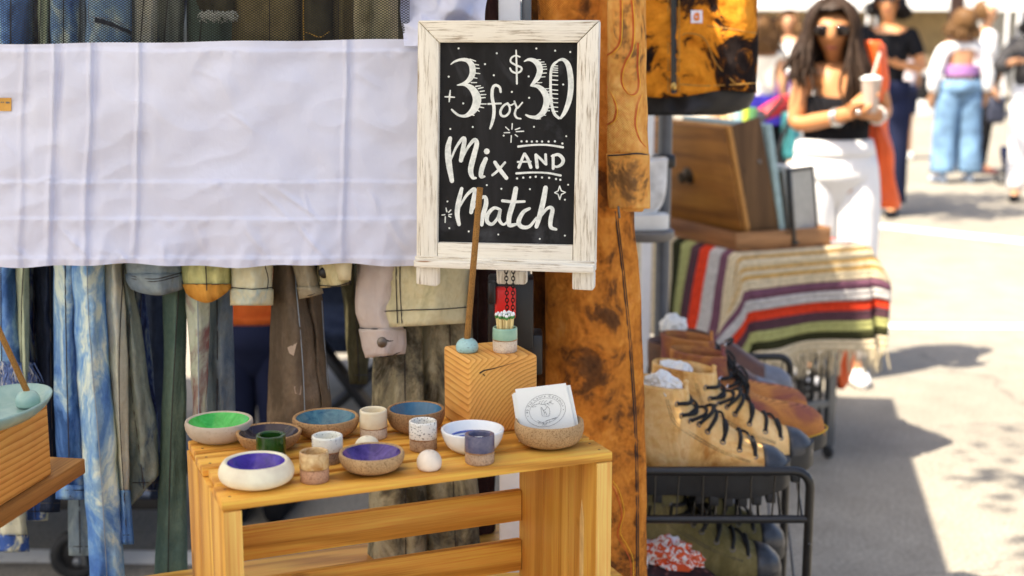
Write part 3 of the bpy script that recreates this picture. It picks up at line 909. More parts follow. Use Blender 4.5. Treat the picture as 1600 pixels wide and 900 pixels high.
# ================================================================== cloth cover of the clothes rack
def sheet(fn, nu, nv, th=.0012):
    m = MB()
    fr = [[fn(i / nu, j / nv) for i in range(nu + 1)] for j in range(nv + 1)]
    m.rings(fr, closed=False)
    bk_ = [[p + V((0, th, 0)) for p in r] for r in fr]
    m.rings([r[::-1] for r in bk_], closed=False)
    m.rings([fr[0][::-1], bk_[0][::-1]], closed=False); m.rings([fr[-1], bk_[-1]], closed=False)
    m.rings([[r[0] for r in fr], [r[0] for r in bk_]], closed=False); m.rings([[r[-1] for r in bk_], [r[-1] for r in fr]], closed=False)
    return m
wh = NT('white_ripstop')
vw = wh.co()
cw_ = wh.ramp(wh.noise(vw, 9, 4), [(.3, (.60, .635, .80, 1)), (.7, (.67, .705, .86, 1))])
wh.bump(wh.noise(wh.co((1, 1, .7)), 60, 6, .6, .8), .22, .004)
wh.out(cw_, .62, .35)
YB = 1.90
def gauss(x, s): return math.exp(-(x / s) ** 2)
CREASES = [(405, 300, 452, 345, .003, 4), (430, 292, 505, 352, .0035, 4), (470, 300, 490, 335, .0025, 3), (465, 350, 515, 405, .0035, 4), (545, 300, 565, 345, .0025, 4), (575, 295, 590, 335, .0025, 4), (60, 285, 90, 278, .003, 3), (95, 350, 120, 385, .003, 4), (110, 375, 145, 412, .003, 5), (0, 205, 25, 240, .002, 5), (545, 110, 600, 135, .0025, 7), (560, 180, 640, 215, .004, 16), (300, 110, 345, 120, .0015, 5), (330, 95, 380, 200, .003, 14), (180, 395, 205, 412, .003, 4), (250, 380, 262, 410, .003, 5), (355, 175, 395, 205, .0022, 4), (20, 380, 45, 408, .003, 4), (610, 340, 640, 395, .003, 6), (300, 340, 330, 400, .0025, 7), (385, 350, 420, 408, .0025, 6)]
def ban(px, py):
    z = 0
    for x0, s, a_ in ((33, 4, .003), (40, 9, -.003), (80, 3.5, .004), (90, 6, -.005), (137, 3.5, .005), (146, 8, -.005), (214, 3.5, .005), (223, 12, -.004), (538, 3.2, .004), (546, 9, -.004), (385, 60, .004), (300, 40, -.002), (455, 30, .002)):
        z += a_ * gauss(px - x0 + (py - 240) * .03 + 4 * noise.noise(V((py * .008, x0, 0))), s * (.7 + .9 * (py - 60) / 350)) * (1.0 + .7 * noise.noise(V((py * .011, x0, 7))))
    f = noise.noise(V((px * .006, py * .006, 3.3)))
    z += .014 * f + .0034 * noise.noise(V((px * .018 + py * .006, py * .018, 9.1)))
    z += .0022 * (1 - 2 * abs(noise.noise(V((px * .013 + py * .012, py * .019 - px * .006, 4.4))))) + .0005 * (1 - 2 * abs(noise.noise(V((px * .035 - py * .02, py * .035 + px * .012, 8.4)))))
    for x1, y1, x2, y2, a_, w_ in CREASES:
        dx, dy = x2 - x1, y2 - y1
        l2 = dx * dx + dy * dy
        t = ((px - x1) * dx + (py - y1) * dy) / l2
        if -.1 < t < 1.1:
            e = ((px - x1) * dy - (py - y1) * dx) / math.sqrt(l2) + 3 * math.sin(3 * t + x1)
            if abs(e) < 4 * w_: z += a_ * gauss(e, w_) * max(0, math.sin(math.pi * (t + .1) / 1.2)) * (1 if e < 0 else .75)
    low = max(0, (py - 345) / 70)
    z += low * (.006 * math.sin(px * .055 + 2 * noise.noise(V((px * .02, 1, 0)))) + .004 * noise.noise(V((px * .05, py * .03 + px * .03, 5))))
    for ys, s in ((283, 2.2), (341, 2.2), (402, 2.5), (78, 2.0)):
        z += .0026 * (.5 + .5 * math.tanh((py - ys - 3 * noise.noise(V((px * .01, ys, 0)))) / 1.2)) * gauss(max(0, py - ys), 14)
        z += .0024 * gauss(py - ys - 5, 6) * noise.noise(V((px * .055, ys, 1)))
    return z
def bfn(u, v):
    px = lerp(-70, 705, u)
    top = 69 - 8 * max(0, px) / 650 + .8 * math.sin(px * .03)
    bot = 415 + 2.4 * math.sin(px * .019 + 1) + 1.5 * math.sin(px * .055)
    py = lerp(top, bot, v)
    return P(px, py, YB - ban(px, py))
cv = thing('rack_cover', 'white cloth rack cover with mesh window hanging across the clothes', 'cloth cover', P(300, 416, YB))
part('fabric_panel', sheet(bfn, 300, 130), wh.mat, cv, ang=0)
def ffn(u, v):
    px = lerp(628, 772 - 18 * v, u); py = lerp(-70, 72, v)
    z = .016 * math.sin(u * 8 + v * 6.5) + .010 * (1 - 2 * abs(noise.noise(V((u * 3.2 - v * 3, v * 2 + u * 3, 6))))) + .016 * noise.noise(V((u * 4 + v * 3, v * 3.5 - u * 2, 2))) + .006 * math.sin(9 * v - 5 * u)
    return P(px + 3 * math.sin(v * 8), py, YB + .006 - z)
part('side_flap', sheet(ffn, 60, 50), wh.mat, cv, ang=0)
m = MB()
YN = YB + .012
x0, x1, yt_, yb_ = -75, 640, -75, 76
M_net = plain('black_netting', (.010, .010, .011, 1), .6, .1)
n_ = 0
px = x0 - 250
while px < x1 + 10:
    for sgn in (1, -1):
        pts = []
        ra, rb_ = (px, px + (yb_ - yt_) * 1.6) if sgn > 0 else (px + (yb_ - yt_) * 1.6, px)
        def cut(x): return (x - ra) / (rb_ - ra)
        t0, t1 = 0.0, 1.0
        lo, hi = sorted((cut(x0), cut(x1)))
        t0, t1 = max(t0, lo), min(t1, hi)
        if t1 - t0 > .02:
            K = 6
            for i in range(K + 1):
                t = lerp(t0, t1, i / K)
                x, y = lerp(ra, rb_, t), lerp(yt_, yb_, t)
                pts.append(P(x, y, YN + .004 * noise.noise(V((x * .01, y * .02, 1))) + (.0003 if sgn > 0 else -.0003)))
            m.tube(pts, .00046, 4, cap=False)
    px += 6.5
part('mesh_window', m, M_net, cv, kind='stuff', ang=0)
# care label at the frame edge
def tagfn(u, v):
    px, py = lerp(-42, 17.5, u), lerp(153, 173.5, v)
    return P(px, py, YB - ban(px, py) - .0022)
m = sheet(tagfn, 16, 6, .0012)
lab = part('sewn_label', m, plain('amber_label', (.62, .34, .07, 1), .6), cv)
m = MB()
for (xa, ya, w_, h_) in ((-30, 160, 5, 1.4), (-22, 160, 3, 1.4), (-15, 160, 5, 1.4), (-6, 160, 3, 1.4), (1, 159, 2.2, 1.6), (4, 159, 2.2, 1.6), (9, 159, 5, 2.6), (14.2, 160, 1.2, 1.4)):
    m.add([P(x, y, YB - ban(x, y) - .0030) for x, y in ((xa, ya), (xa + w_, ya), (xa + w_, ya + h_), (xa, ya + h_))], [(0, 1, 2, 3)])
part('label_print', m, M_ink, lab, smooth=False)

# ================================================================== garments
def rowfn(rows):
    rows = sorted([(r + (0,))[:4] for r in rows])
    ys = [r[0] for r in rows]
    def f(py):
        if py <= ys[0]: return rows[0][1:]
        for a, b in zip(rows, rows[1:]):
            if py <= b[0]:
                t = (py - a[0]) / (b[0] - a[0] or 1)
                t = t * t * (3 - 2 * t) * .5 + t * .5
                return tuple(lerp(x, y, t) for x, y in zip(a[1:], b[1:]))
        return rows[-1][1:]
    return f, ys[0], ys[-1]

class Drape:
    def __init__(s, rows, Y, D, folds=(), wr=.003, seed=0, flat=.55, hang=0):
        s.f, s.y0, s.y1 = rowfn(rows)
        s.Y, s.D, s.folds, s.wr, s.seed, s.flat, s.hang = Y, D, folds, wr, seed, flat, hang
    def depth(s, t, py, side=1):
        xl, xr, dy = s.f(py)
        k = max(0, math.sin(math.pi * min(max(t, 0), 1))) ** s.flat
        d = s.D * k
        for (f_, a_, ph) in s.folds:
            d += a_ * k * math.sin(2 * math.pi * f_ * t + ph + (py * .006 + .9 * noise.noise(V((py * .006, s.seed, 0)))))
        x = xl + (xr - xl) * t
        d += s.wr * k * (noise.noise(V((x * .045, py * .016, s.seed))) + .6 * noise.noise(V((x * .10 + py * .05, py * .055, s.seed + 5))))
        d += s.wr * .7 * k * (1 - 2.2 * abs(noise.noise(V((x * .03 - py * .03, py * .035, s.seed + 9)))))
        return s.Y + dy - d if side > 0 else s.Y + dy + d * .8
    def at(s, px, py, off=.0008):
        xl, xr, dy = s.f(py)
        t = (px - xl) / ((xr - xl) or 1)
        return P(px, py, s.depth(t, py) - off)
    def pt(s, t, py, side, hem):
        xl, xr, dy = s.f(py)
        wob = 2.2 * s.wr / .003 * noise.noise(V((t * 3, py * .02, s.seed + 2)))
        return P(lerp(xl, xr, t) + wob * (1 if 0 < t < 1 else .5), py + hem(t), s.depth(t, py, side))
    def mesh(s, ya=None, yb=None, nf=20, step=9, grow=0, hem=None, m=None, mi=0):
        ya = s.y0 if ya is None else ya
        yb = s.y1 if yb is None else yb
        hem = hem or (lambda t: 0)
        m = m or MB()
        nv = max(3, int((yb - ya) / step))
        rs = []
        for j in range(nv + 1):
            py = lerp(ya, yb, j / nv)
            hk = (lambda t, j=j: hem(t) * (j / nv) ** 3)
            ring = [s.pt(i / nf, py, 1, hk) for i in range(nf + 1)] + [s.pt(i / nf, py, -1, hk) for i in range(nf - 1, 0, -1)]
            if grow:
                c = sum(ring, V()) / len(ring)
                ring = [c + (p - c) * (1 + grow / max(.01, (p - c).length)) for p in ring]
            rs.append(ring)
        for up, k in ((0, .90), (.012, .86)):                       # turned-in hem: the tube reads hollow
            c = sum(rs[nv], V()) / len(rs[nv])
            rs.append([V((c.x + (p.x - c.x) * k, c.y + (p.y - c.y) * k, p.z + up)) for p in rs[nv]])
        return m.rings(rs, mi, True, True, True)
    def line(s, m, pts, r=.0009, off=.0006, n=6, mi=0):
        m.tube([s.at(x, y, off) for x, y in cat(pts, n)], r, 5, mi)

M_seam_d = plain('dark_thread', (.035, .03, .03, 1), .8, .1)
M_seam_p = plain('pale_thread', (.30, .36, .42, 1), .8, .1)
M_thread_o = plain('orange_thread', (.62, .10, .015, 1), .6, .1)
M_thread_y = plain('yellow_thread', (.88, .50, .03, 1), .6, .1)
M_metal = plain('antique_button', (.20, .175, .15, 1), .35, .2, metal=.8, bump=.4, bs=900)

dn = {}
BRIGHT = 1.22
dn['blue'] = dye('blue_tie_dye', [(.30, (.035, .085, .22, 1)), (.45, (.09, .19, .42, 1)), (.57, (.20, .33, .47, 1)), (.70, (.52, .60, .52, 1))], 13)
dn['bright'] = dye('bright_blue_tie_dye', [(.30, (.06, .14, .38, 1)), (.46, (.11, .24, .50, 1)), (.58, (.25, .40, .54, 1)), (.68, (.58, .66, .58, 1))], 11)
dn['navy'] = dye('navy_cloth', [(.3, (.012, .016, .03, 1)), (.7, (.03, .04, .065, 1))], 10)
dn['inkspot'] = dye('ink_spotted_cloth', [(.40, (.012, .016, .05, 1)), (.5, (.03, .05, .13, 1)), (.6, (.10, .13, .16, 1)), (.75, (.20, .22, .20, 1))], 24)
dn['greygreen'] = dye('grey_green_denim', [(.36, (.05, .08, .13, 1)), (.44, (.17, .21, .20, 1)), (.7, (.27, .30, .25, 1))], 12)
dn['stone'] = dye('stone_denim', [(.3, (.42, .42, .33, 1)), (.55, (.52, .52, .42, 1)), (.75, (.36, .42, .42, 1))], 12)
dn['teal'] = dye('sage_corduroy', [(.3, (.075, .125, .105, 1)), (.7, (.13, .19, .15, 1))], 8)
dn['mintp'] = dye('mint_pink_dye', [(.30, (.22, .11, .10, 1)), (.42, (.34, .32, .27, 1)), (.55, (.47, .52, .40, 1)), (.75, (.54, .58, .46, 1))], 15)
dn['olive'] = dye('olive_cloth', [(.3, (.16, .13, .055, 1)), (.7, (.27, .22, .10, 1))], 12)
dn['brown'] = dye('taupe_denim', [(.30, (.085, .065, .045, 1)), (.55, (.15, .115, .08, 1)), (.72, (.22, .175, .13, 1))], 9)
dn['darkolive'] = dye('dark_olive_cloth', [(.3, (.03, .027, .014, 1)), (.7, (.09, .08, .045, 1))], 12)
dn['cream'] = dye('cream_olive_dye', [(.28, (.16, .14, .07, 1)), (.42, (.40, .37, .22, 1)), (.55, (.56, .51, .32, 1)), (.78, (.62, .57, .38, 1))], 10)
dn['lav'] = dye('lavender_beige_cotton', [(.3, (.44, .38, .36, 1)), (.7, (.54, .47, .42, 1))], 9, fine=.12, weave=.12)
dn['camo'] = dye('faded_camouflage', [(.36, (.05, .045, .03, 1)), (.45, (.12, .11, .08, 1)), (.52, (.21, .19, .12, 1)), (.62, (.34, .31, .21, 1))], 15, dist=.5)
dn['creamblue'] = dye('cream_blue_dye', [(.30, (.06, .13, .26, 1)), (.42, (.34, .42, .40, 1)), (.56, (.56, .52, .34, 1)), (.75, (.52, .56, .46, 1))], 10)
dn['fraygreen'] = dye('pale_green_denim', [(.3, (.24, .29, .20, 1)), (.7, (.40, .44, .30, 1))], 12)
dn['steel'] = dye('steel_blue_denim', [(.3, (.10, .14, .19, 1)), (.7, (.25, .30, .31, 1))], 12)
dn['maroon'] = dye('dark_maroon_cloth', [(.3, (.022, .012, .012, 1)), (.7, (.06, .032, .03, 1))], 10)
dn['orangetrim'] = dye('tan_trim', [(.3, (.38, .17, .03, 1)), (.7, (.60, .30, .06, 1))], 14)
dn['yellowgreen'] = dye('yellow_green_lining', [(.3, (.30, .32, .14, 1)), (.55, (.52, .50, .22, 1)), (.75, (.36, .42, .27, 1))], 14)
dn['plaid'] = dye('cream_black_check', [(.42, (.03, .025, .02, 1)), (.48, (.30, .26, .14, 1)), (.6, (.56, .49, .27, 1)), (.8, (.62, .55, .32, 1))], 14, dist=.3)
dn['spot'] = dye('cream_blue_spotted_denim', [(.40, (.05, .10, .30, 1)), (.46, (.30, .33, .32, 1)), (.55, (.56, .53, .38, 1)), (.8, (.60, .58, .42, 1))], 30)

GR = 'clothes hanging packed on the rack'
def garment(name, cat_, label, rows, Y, D, mk, folds=((1.5, .004, 0),), wr=.0055, seed=0, seams=(), thread=None, hem=None, cuff=None, flat=.55, step=9):
    d = Drape(rows, Y, D, folds, wr, seed, flat)
    xl, xr, _ = d.f(d.y1)
    o = thing(name, label, cat_, P((xl + xr) / 2, d.y1, Y), 0, GR)
    mt = dn[mk] if isinstance(mk, str) else mk
    if cuff:
        part('cloth', d.mesh(yb=cuff[0] + 3, step=step), mt, o, ang=0)
        part('cuff', d.mesh(ya=cuff[0], grow=.0022, hem=hem, step=5), dn[cuff[1]] if isinstance(cuff[1], str) else cuff[1], o, ang=0)
    else: part('cloth', d.mesh(hem=hem, step=step), mt, o, ang=0)
    if not seams and d.y1 - d.y0 > 300:
        rs_ = random.Random(seed)
        t0 = rs_.uniform(.3, .75)
        seams = [[(lerp(*d.f(y)[:2], t0), y) for y in (d.y0 + 30, lerp(d.y0, d.y1, .35), lerp(d.y0, d.y1, .7), d.y1 - 4)],
                 [(lerp(*d.f(d.y1 - 14)[:2], t_), d.y1 - 14) for t_ in (.04, .3, .6, .96)]]
    if seams:
        m = MB()
        for sm in seams: d.line(m, sm, .0008, .0016, 14)
        part('stitching', m, thread or (M_seam_p if mk in ('bright', 'brown', 'mintp') else M_seam_d), o)
    return o, d
dn['khaki'] = dye('grey_khaki_cloth', [(.3, (.22, .19, .13, 1)), (.7, (.36, .32, .23, 1))], 12)
frayrnd = random.Random(5)
def fringe(dr, o, x0, x1, py, n, ln, mt, r=.0011, name='fringe', up=6):
    m = MB()
    for i in range(n):
        x = lerp(x0, x1, frayrnd.random()); y = py + frayrnd.uniform(-up, 2)
        p = dr.at(x, y, .002 + .008 * frayrnd.random())
        pts = [p]
        for k in range(3):
            p = p + V((frayrnd.uniform(-.006, .006), frayrnd.uniform(-.005, .003), -ln / 3 * frayrnd.uniform(.5, 1.2)))
            pts.append(p)
        m.tube(pts, [r, r, r * .8, r * .3], 4)
    part(name, m, mt, o, kind='stuff')

o, d = garment('denim_jacket', 'jacket', 'deep blue mottled denim with a frayed fluffy hem above the pale green dish', [(-80, -4, 55), (66, -2, 53), (415, -14, 29), (520, -16, 34), (580, -22, 50), (606, -26, 54)], 2.03, .035, 'blue', seed=1)
fringe(d, o, -20, 54, 598, 330, .035, plain('frayed_blue_thread', (.13, .20, .42, 1), .9, .5, 400), up=34)
fringe(d, o, -20, 54, 598, 130, .03, plain('frayed_white_thread', (.52, .54, .56, 1), .9, .1), up=34)
garment('trousers', 'trousers', 'cream cuff spotted with blue hanging below the plank shelf', [(-80, -36, 8), (415, -34, 10), (640, -22, 34), (800, -10, 42), (862, -5, 44)], 2.12, .03, 'spot', seed=2, cuff=(836, 'spot'), seams=([(-8, 838), (43, 836)],), thread=M_seam_d)
garment('trousers', 'trousers', 'greenish cream cuff with blue dots tucked beside the spotted cuff', [(-80, 22, 40), (415, 26, 42), (640, 38, 62), (813, 41, 76)], 2.15, .03, 'spot', seed=3)
garment('trousers', 'trousers', 'narrow pale green trouser leg between blue jacket and ink spotted cloth', [(-80, 58, 77), (66, 60, 77), (415, 24, 46), (570, 31, 46), (700, 34, 48)], 2.01, .02, 'fraygreen', seed=4, wr=.002)
garment('shirt', 'shirt', 'dark ink spotted cloth beside the narrow pale green leg', [(-80, 54, 74), (415, 36, 62), (570, 42, 62), (760, 50, 68)], 2.09, .03, 'inkspot', seed=5)
garment('trousers', 'trousers', 'plain dark navy trouser leg between ink spotted cloth and blue tie dye leg', [(-80, 66, 88), (415, 53, 88), (605, 59, 92), (800, 62, 94)], 2.05, .03, 'navy', seed=6)
garment('jeans', 'jeans', 'medium blue tie dyed leg with narrow hem ending above the cart wheel', [(-80, 78, 125), (66, 78, 123), (415, 83, 126), (600, 84, 128), (780, 90, 134)], 2.0, .03, 'blue', seed=7, cuff=(758, 'blue'))
garment('jacket', 'jacket', 'steel blue flared jacket hem low behind the tie dyed legs', [(-80, 112, 132), (600, 110, 138), (800, 106, 150), (868, 107, 152)], 2.16, .03, 'steel', seed=8)
o, d = garment('jeans', 'jeans', 'bright blue bleached leg with long centre seam reaching the lowest point', [(-80, 133, 206), (66, 134, 206), (250, 124, 190), (415, 110, 163), (560, 118, 170), (700, 128, 184), (900, 140, 195), (975, 142, 197)], 1.975, .032, 'bright', seed=9,
            seams=([(136, 80), (136, 415), (143, 560), (155, 700), (167, 900), (168, 960)], [(142, 34), (170, 40), (205, 56)], [(140, 26), (172, 30), (205, 44)], [(142, -20), (138, 20), (142, 40), (158, 66)]))
m = MB(); d.line(m, [(150, 31), (172, 37), (203, 51)], .0032, .0002); part('pocket_slit', m, dn['navy'], o)
garment('trousers', 'trousers', 'pale stone coloured leg with bright blue lower end beside the bleached jeans', [(-80, 206, 246), (66, 206, 246), (300, 182, 216), (415, 160, 191), (500, 163, 197), (560, 168, 200), (760, 186, 202), (850, 187, 207)], 1.99, .025, 'stone', seed=10, cuff=(766, 'bright'), wr=.005)
garment('skirt', 'skirt', 'grey green denim skirt with slanted blue hem', [(-80, 246, 287), (66, 246, 287), (300, 205, 252), (415, 172, 204), (560, 188, 226), (700, 194, 246), (768, 200, 249)], 2.03, .03, 'greygreen', seed=11, hem=lambda t: 26 - 52 * t, folds=((1.2, .005, 0), (2.6, .003, 1)))
garment('trousers', 'trousers', 'shadowy ink blotted leg behind the slanted denim skirt', [(-80, 284, 302), (415, 198, 224), (560, 208, 237), (700, 225, 251), (765, 230, 253)], 2.08, .03, 'inkspot', seed=12)
garment('trousers', 'trousers', 'sage green corduroy leg hanging beside the crate end', [(-80, 292, 366), (66, 292, 366), (250, 272, 330), (415, 252, 293), (560, 256, 291), (700, 250, 291), (975, 238, 294)], 2.04, .028, 'teal', seed=13, wr=.0025)
o, d = garment('shorts', 'shorts', 'black shorts with white frayed hem behind the mesh', [(-80, 298, 366), (10, 306, 366), (28, 312, 366)], 1.968, .018, 'darkolive', seed=14, hem=lambda t: -12 + 14 * t)
fringe(d, o, 314, 364, 22, 90, .012, plain('white_fray', (.62, .66, .60, 1), .9, .1), .001)
garment('jacket', 'jacket', 'dark denim blue sleeve cuff with curved edge left of the orange trimmed sleeve', [(150, 204, 284), (415, 196, 286), (440, 199, 286), (452, 206, 284)], 1.965, .028, 'steel', seed=15, hem=lambda t: 9 * math.sin(math.pi * t), cuff=(428, 'steel'), seams=([(200, 430), (240, 436), (284, 426)], [(200, 434), (240, 440), (284, 430)]), thread=M_seam_d)
garment('jacket', 'jacket', 'yellow green sleeve opening with wide tan orange trim', [(150, 290, 358), (415, 284, 361), (440, 286, 361), (458, 292, 360)], 1.955, .03, 'yellowgreen', seed=16, hem=lambda t: 17 * math.sin(math.pi * min(1, t * 1.05)) ** .8 - 6 * t, cuff=(444, 'orangetrim'), folds=((4, .003, 0),))
garment('trousers', 'trousers', 'pale mint leg stained pinkish brown below the orange trimmed sleeve', [(150, 290, 330), (415, 288, 331), (478, 291, 328), (560, 297, 326), (640, 301, 323), (740, 300, 321)], 2.0, .022, 'mintp', seed=17, seams=([(309, 470), (310, 560), (311, 720)],))
garment('trousers', 'trousers', 'grey brown leg with pale veins behind the green bowl', [(150, 326, 370), (415, 322, 362), (640, 324, 368), (740, 320, 366)], 2.06, .03, 'steel', seed=18)
garment('jacket', 'jacket', 'cream sleeve cuff fading to pale blue beside the taupe jeans', [(150, 362, 428), (415, 360, 427), (477, 362, 424)], 1.95, .03, 'creamblue', seed=19, cuff=(452, 'creamblue'), seams=([(362, 449), (395, 452), (425, 449)], [(414, 415), (419, 440), (412, 476)]), thread=M_seam_d)
o, d = garment('jeans', 'jeans', 'taupe brown faded jeans leg with small pale patches behind the teal bowl', [(150, 415, 470), (415, 426, 468), (520, 422, 490), (640, 417, 503), (740, 413, 506)], 2.0, .035, 'brown', seed=20, folds=((1.3, .006, 0),))
m = MB()
for q in (((449, 543), (464, 535), (459, 556), (452, 552)), ((459, 604), (471, 603), (470, 617), (461, 615))):
    m.add([d.at(x, y, .0012) for x, y in q], [(0, 1, 2, 3)])
part('worn_patch', m, plain('worn_patch_cloth', (.42, .33, .25, 1), .9), o)
garment('jeans', 'jeans', 'dark taupe second leg with pale side seam next to the black gap', [(150, 462, 490), (415, 460, 492), (467, 472, 504), (520, 480, 507), (640, 492, 517), (740, 496, 522)], 2.03, .028, 'brown', seed=21, seams=([(503, 470), (506, 520), (515, 640), (520, 735)],), folds=((1.6, .004, 0),))
garment('jacket', 'jacket', 'grey khaki sleeve cuff hanging just left of the checked cuff', [(150, 455, 500), (415, 457, 494), (440, 463, 499), (464, 470, 504)], 1.96, .026, 'khaki', seed=22, hem=lambda t: 3 - 8 * t, cuff=(448, 'khaki'), seams=([(468, 462), (485, 461), (502, 453)],), thread=M_seam_d)
o, d = garment('jacket', 'jacket', 'cream and black checked cuff with a dark round buckle', [(150, 490, 552), (415, 494, 552), (447, 500, 549)], 1.95, .026, 'plaid', seed=23, hem=lambda t: 3 - 5 * t, seams=([(500, 446), (525, 447), (548, 441)], [(549, 415), (548, 440)], [(497, 415), (500, 440)]), thread=M_seam_d)
m = MB(); m.ball(d.at(506, 426, .001), .0075, .003, .0085, 14, 8); part('buckle', m, M_blackp, o)
d2 = Drape([(395, 521, 549), (415, 522, 550), (438, 527, 548)], 1.925, .012, (), .002, 77)
part('inner_cuff', d2.mesh(), plain('cream_cotton', (.66, .58, .36, 1), .9), o, ang=0)
o, d = garment('jacket', 'jacket', 'lavender beige shirt sleeve with metal buttoned cuff', [(150, 562, 638), (415, 557, 640), (470, 555, 632), (492, 556, 622), (505, 561, 628), (516, 562, 632), (540, 567, 633), (556, 573, 631)], 1.965, .026, 'lav', seed=24, cuff=(514, 'lav'), hem=lambda t: 3 - 6 * t, seams=([(575, 518), (579, 540), (583, 556)], [(562, 512), (572, 514), (590, 514)], [(576, 556), (605, 557), (628, 549)]), wr=.005)
m = MB(); q = d.at(597, 535, .004)
m.ball(q, .0078, .003, .0082, 20, 8); part('button', m, M_metal, o)
m = MB(); d.line(m, [(602, 531), (608, 533), (614, 532)], .0013, .0028); part('buttonhole', m, M_seam_d, o)
garment('jacket', 'jacket', 'cream olive stained jacket hem with dark topstitching behind the chalkboard foot', [(-80, 553, 622), (66, 553, 622), (150, 570, 690), (300, 585, 726), (415, 587, 734), (470, 587, 732), (508, 590, 729)], 1.955, .03, 'cream', seed=25, hem=lambda t: 4 - 7 * t, folds=((1.2, .006, .5), (2.7, .002, 1)),
        seams=([(619, 415), (619, 450), (621, 505)], [(625, 415), (625, 450), (628, 505)], [(588, 487), (625, 485), (650, 484), (690, 483), (730, 480)]), thread=M_seam_d)
garment('trousers', 'trousers', 'faded camouflage trouser leg seen above the blue glazed bowl', [(150, 584, 660), (515, 584, 660), (640, 580, 664), (900, 574, 668), (975, 572, 670)], 2.01, .035, 'camo', seed=26, folds=((1.6, .007, 0), (3.1, .003, 0)))
garment('trousers', 'trousers', 'second faded camouflage leg close to the wooden block', [(150, 652, 738), (515, 650, 738), (640, 650, 742), (900, 660, 752), (975, 662, 754)], 2.05, .035, 'camo', seed=27, folds=((1.4, .007, 2), (2.9, .003, 0)))
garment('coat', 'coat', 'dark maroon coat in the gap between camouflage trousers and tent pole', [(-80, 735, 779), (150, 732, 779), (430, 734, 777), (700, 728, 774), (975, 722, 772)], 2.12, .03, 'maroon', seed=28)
garment('jacket', 'jacket', 'brown olive jacket behind the mesh with broad smooth panel', [(-80, 362, 470), (66, 362, 470), (300, 372, 462)], 1.985, .035, 'olive', seed=29, folds=((1.5, .006, 0),))
garment('jacket', 'jacket', 'dark olive jacket with golden seam behind the mesh', [(-80, 470, 521), (66, 469, 520), (300, 475, 515)], 1.98, .03, 'darkolive', seed=30, seams=([(474, -20), (474, 40), (476, 90)], [(478, 50), (500, 58), (514, 50)]), thread=M_thread_y)
garment('jacket', 'jacket', 'pale olive jacket edge behind the mesh beside the cream jacket', [(-80, 519, 552), (66, 518, 551), (300, 522, 548)], 1.99, .026, 'olive', seed=31, folds=((1, .004, 0),))
garment('coat', 'coat', 'added dark coat standing for the dark gap deep in the rack', [(-80, 150, 262), (415, 200, 266), (600, 212, 262), (780, 216, 258)], 2.5, .05, 'navy', seed=32)  # back-row coats are added to make the gaps between garments dark
garment('coat', 'coat', 'added dark coat filling the dark gaps behind the blue jackets', [(-80, 0, 150), (415, 10, 132), (640, 20, 120), (740, 24, 116)], 2.5, .05, 'navy', seed=33)
garment('coat', 'coat', 'added dark olive coat filling the dark gaps behind the brown jackets', [(-80, 350, 640), (200, 380, 620), (330, 390, 610)], 2.4, .05, 'darkolive', seed=34)
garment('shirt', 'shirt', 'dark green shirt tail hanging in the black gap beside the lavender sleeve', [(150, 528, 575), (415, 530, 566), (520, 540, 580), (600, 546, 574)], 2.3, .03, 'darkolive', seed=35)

# the rack carrying the clothes
rk_ = thing('clothes_rack', 'tall metal clothes rack carrying the packed garments', 'clothes rack', P(340, 450, 2.06) * 1, 0)
zr = 1.66
m = MB(); m.tube([(-1.0, 2.05, zr), (.22, 2.05, zr)], .011, 12); part('rail', m, M_greym, rk_)
for x in (P(731, 440, 2.05).x, -.95):
    m = MB(); m.tube([(x, 2.05, .06), (x, 2.05, zr)], .0055, 12); part('upright', m, plain('chromed_tube', (.55, .56, .57, 1), .2, .05, metal=.9), rk_)
m = MB(); m.tube([(-1.0, 2.05, .06), (.22, 2.05, .06)], .012, 10); part('base_bar', m, M_greym, rk_)
# cart with the wheel seen under the jeans
pw = PZ(122, 905, 0.0)
ct = thing('hand_cart', 'black rubber wheeled cart parked low behind the hanging jeans', 'cart', (pw.x, pw.y, 0))
m = MB()
rw_ = .07
m.torus((pw.x, pw.y, rw_), rw_ - .017, .017, (.15, -1, 0), 28, 10)
wl = part('wheel', m, plain('black_rubber', (.012, .012, .012, 1), .7), ct)
m = MB(); m.ball((pw.x, pw.y, rw_), .05, .012, .05, 20, 8); part('rim', m, M_blackp, wl)
m = MB(); m.box((pw.x + .02, pw.y - .03, .13), (.032, .006, .16), .002); m.ball((pw.x + .012, pw.y - .036, .062), .012, .006, .012); part('fork', m, M_greym, ct)
m = MB(); m.box((pw.x - .2, pw.y + .35, .235), (.9, .8, .05), .01); part('deck', m, M_blackp, ct)
m = MB(); m.torus((pw.x - .5, pw.y + .6, rw_), rw_ - .017, .017, (.15, -1, 0), 28, 10); part('wheel', m, bpy.data.materials['black_rubber'], ct)

# things seen between the garments, farther back
ch = thing('folding_chair', 'black folding chair with crossed legs behind the brown jeans', 'folding chair', PZ(545, 700, 0))
yc = 4.3
for a, b in (((455, 690), (625, 545)), ((625, 700), (470, 500))):
    m = MB(); m.bar(P(*a, yc), P(*b, yc + .1), .05, .03, .004); part('crossed_leg', m, M_blackp, ch)
for a, b in (((455, 690), (625, 545)), ((625, 700), (470, 500))):
    m = MB(); m.bar(P(*a, yc + .42), P(*b, yc + .5), .05, .03, .004); part('crossed_leg', m, M_blackp, ch)
m = MB(); u, w = P(470, 545, yc), P(640, 545, yc); m.box(((u.x + w.x) / 2, yc + .2, u.z + .05), (w.x - u.x, .5, .03), .01); part('seat', m, dn['navy'], ch)
m = MB(); m.box(((u.x + w.x) / 2, yc + .46, u.z + .33), (w.x - u.x, .03, .42), .01); part('backrest', m, dn['navy'], ch)
m = MB()
y_ = 4.9
u, w = P(330, 470, y_), P(760, 470, y_)
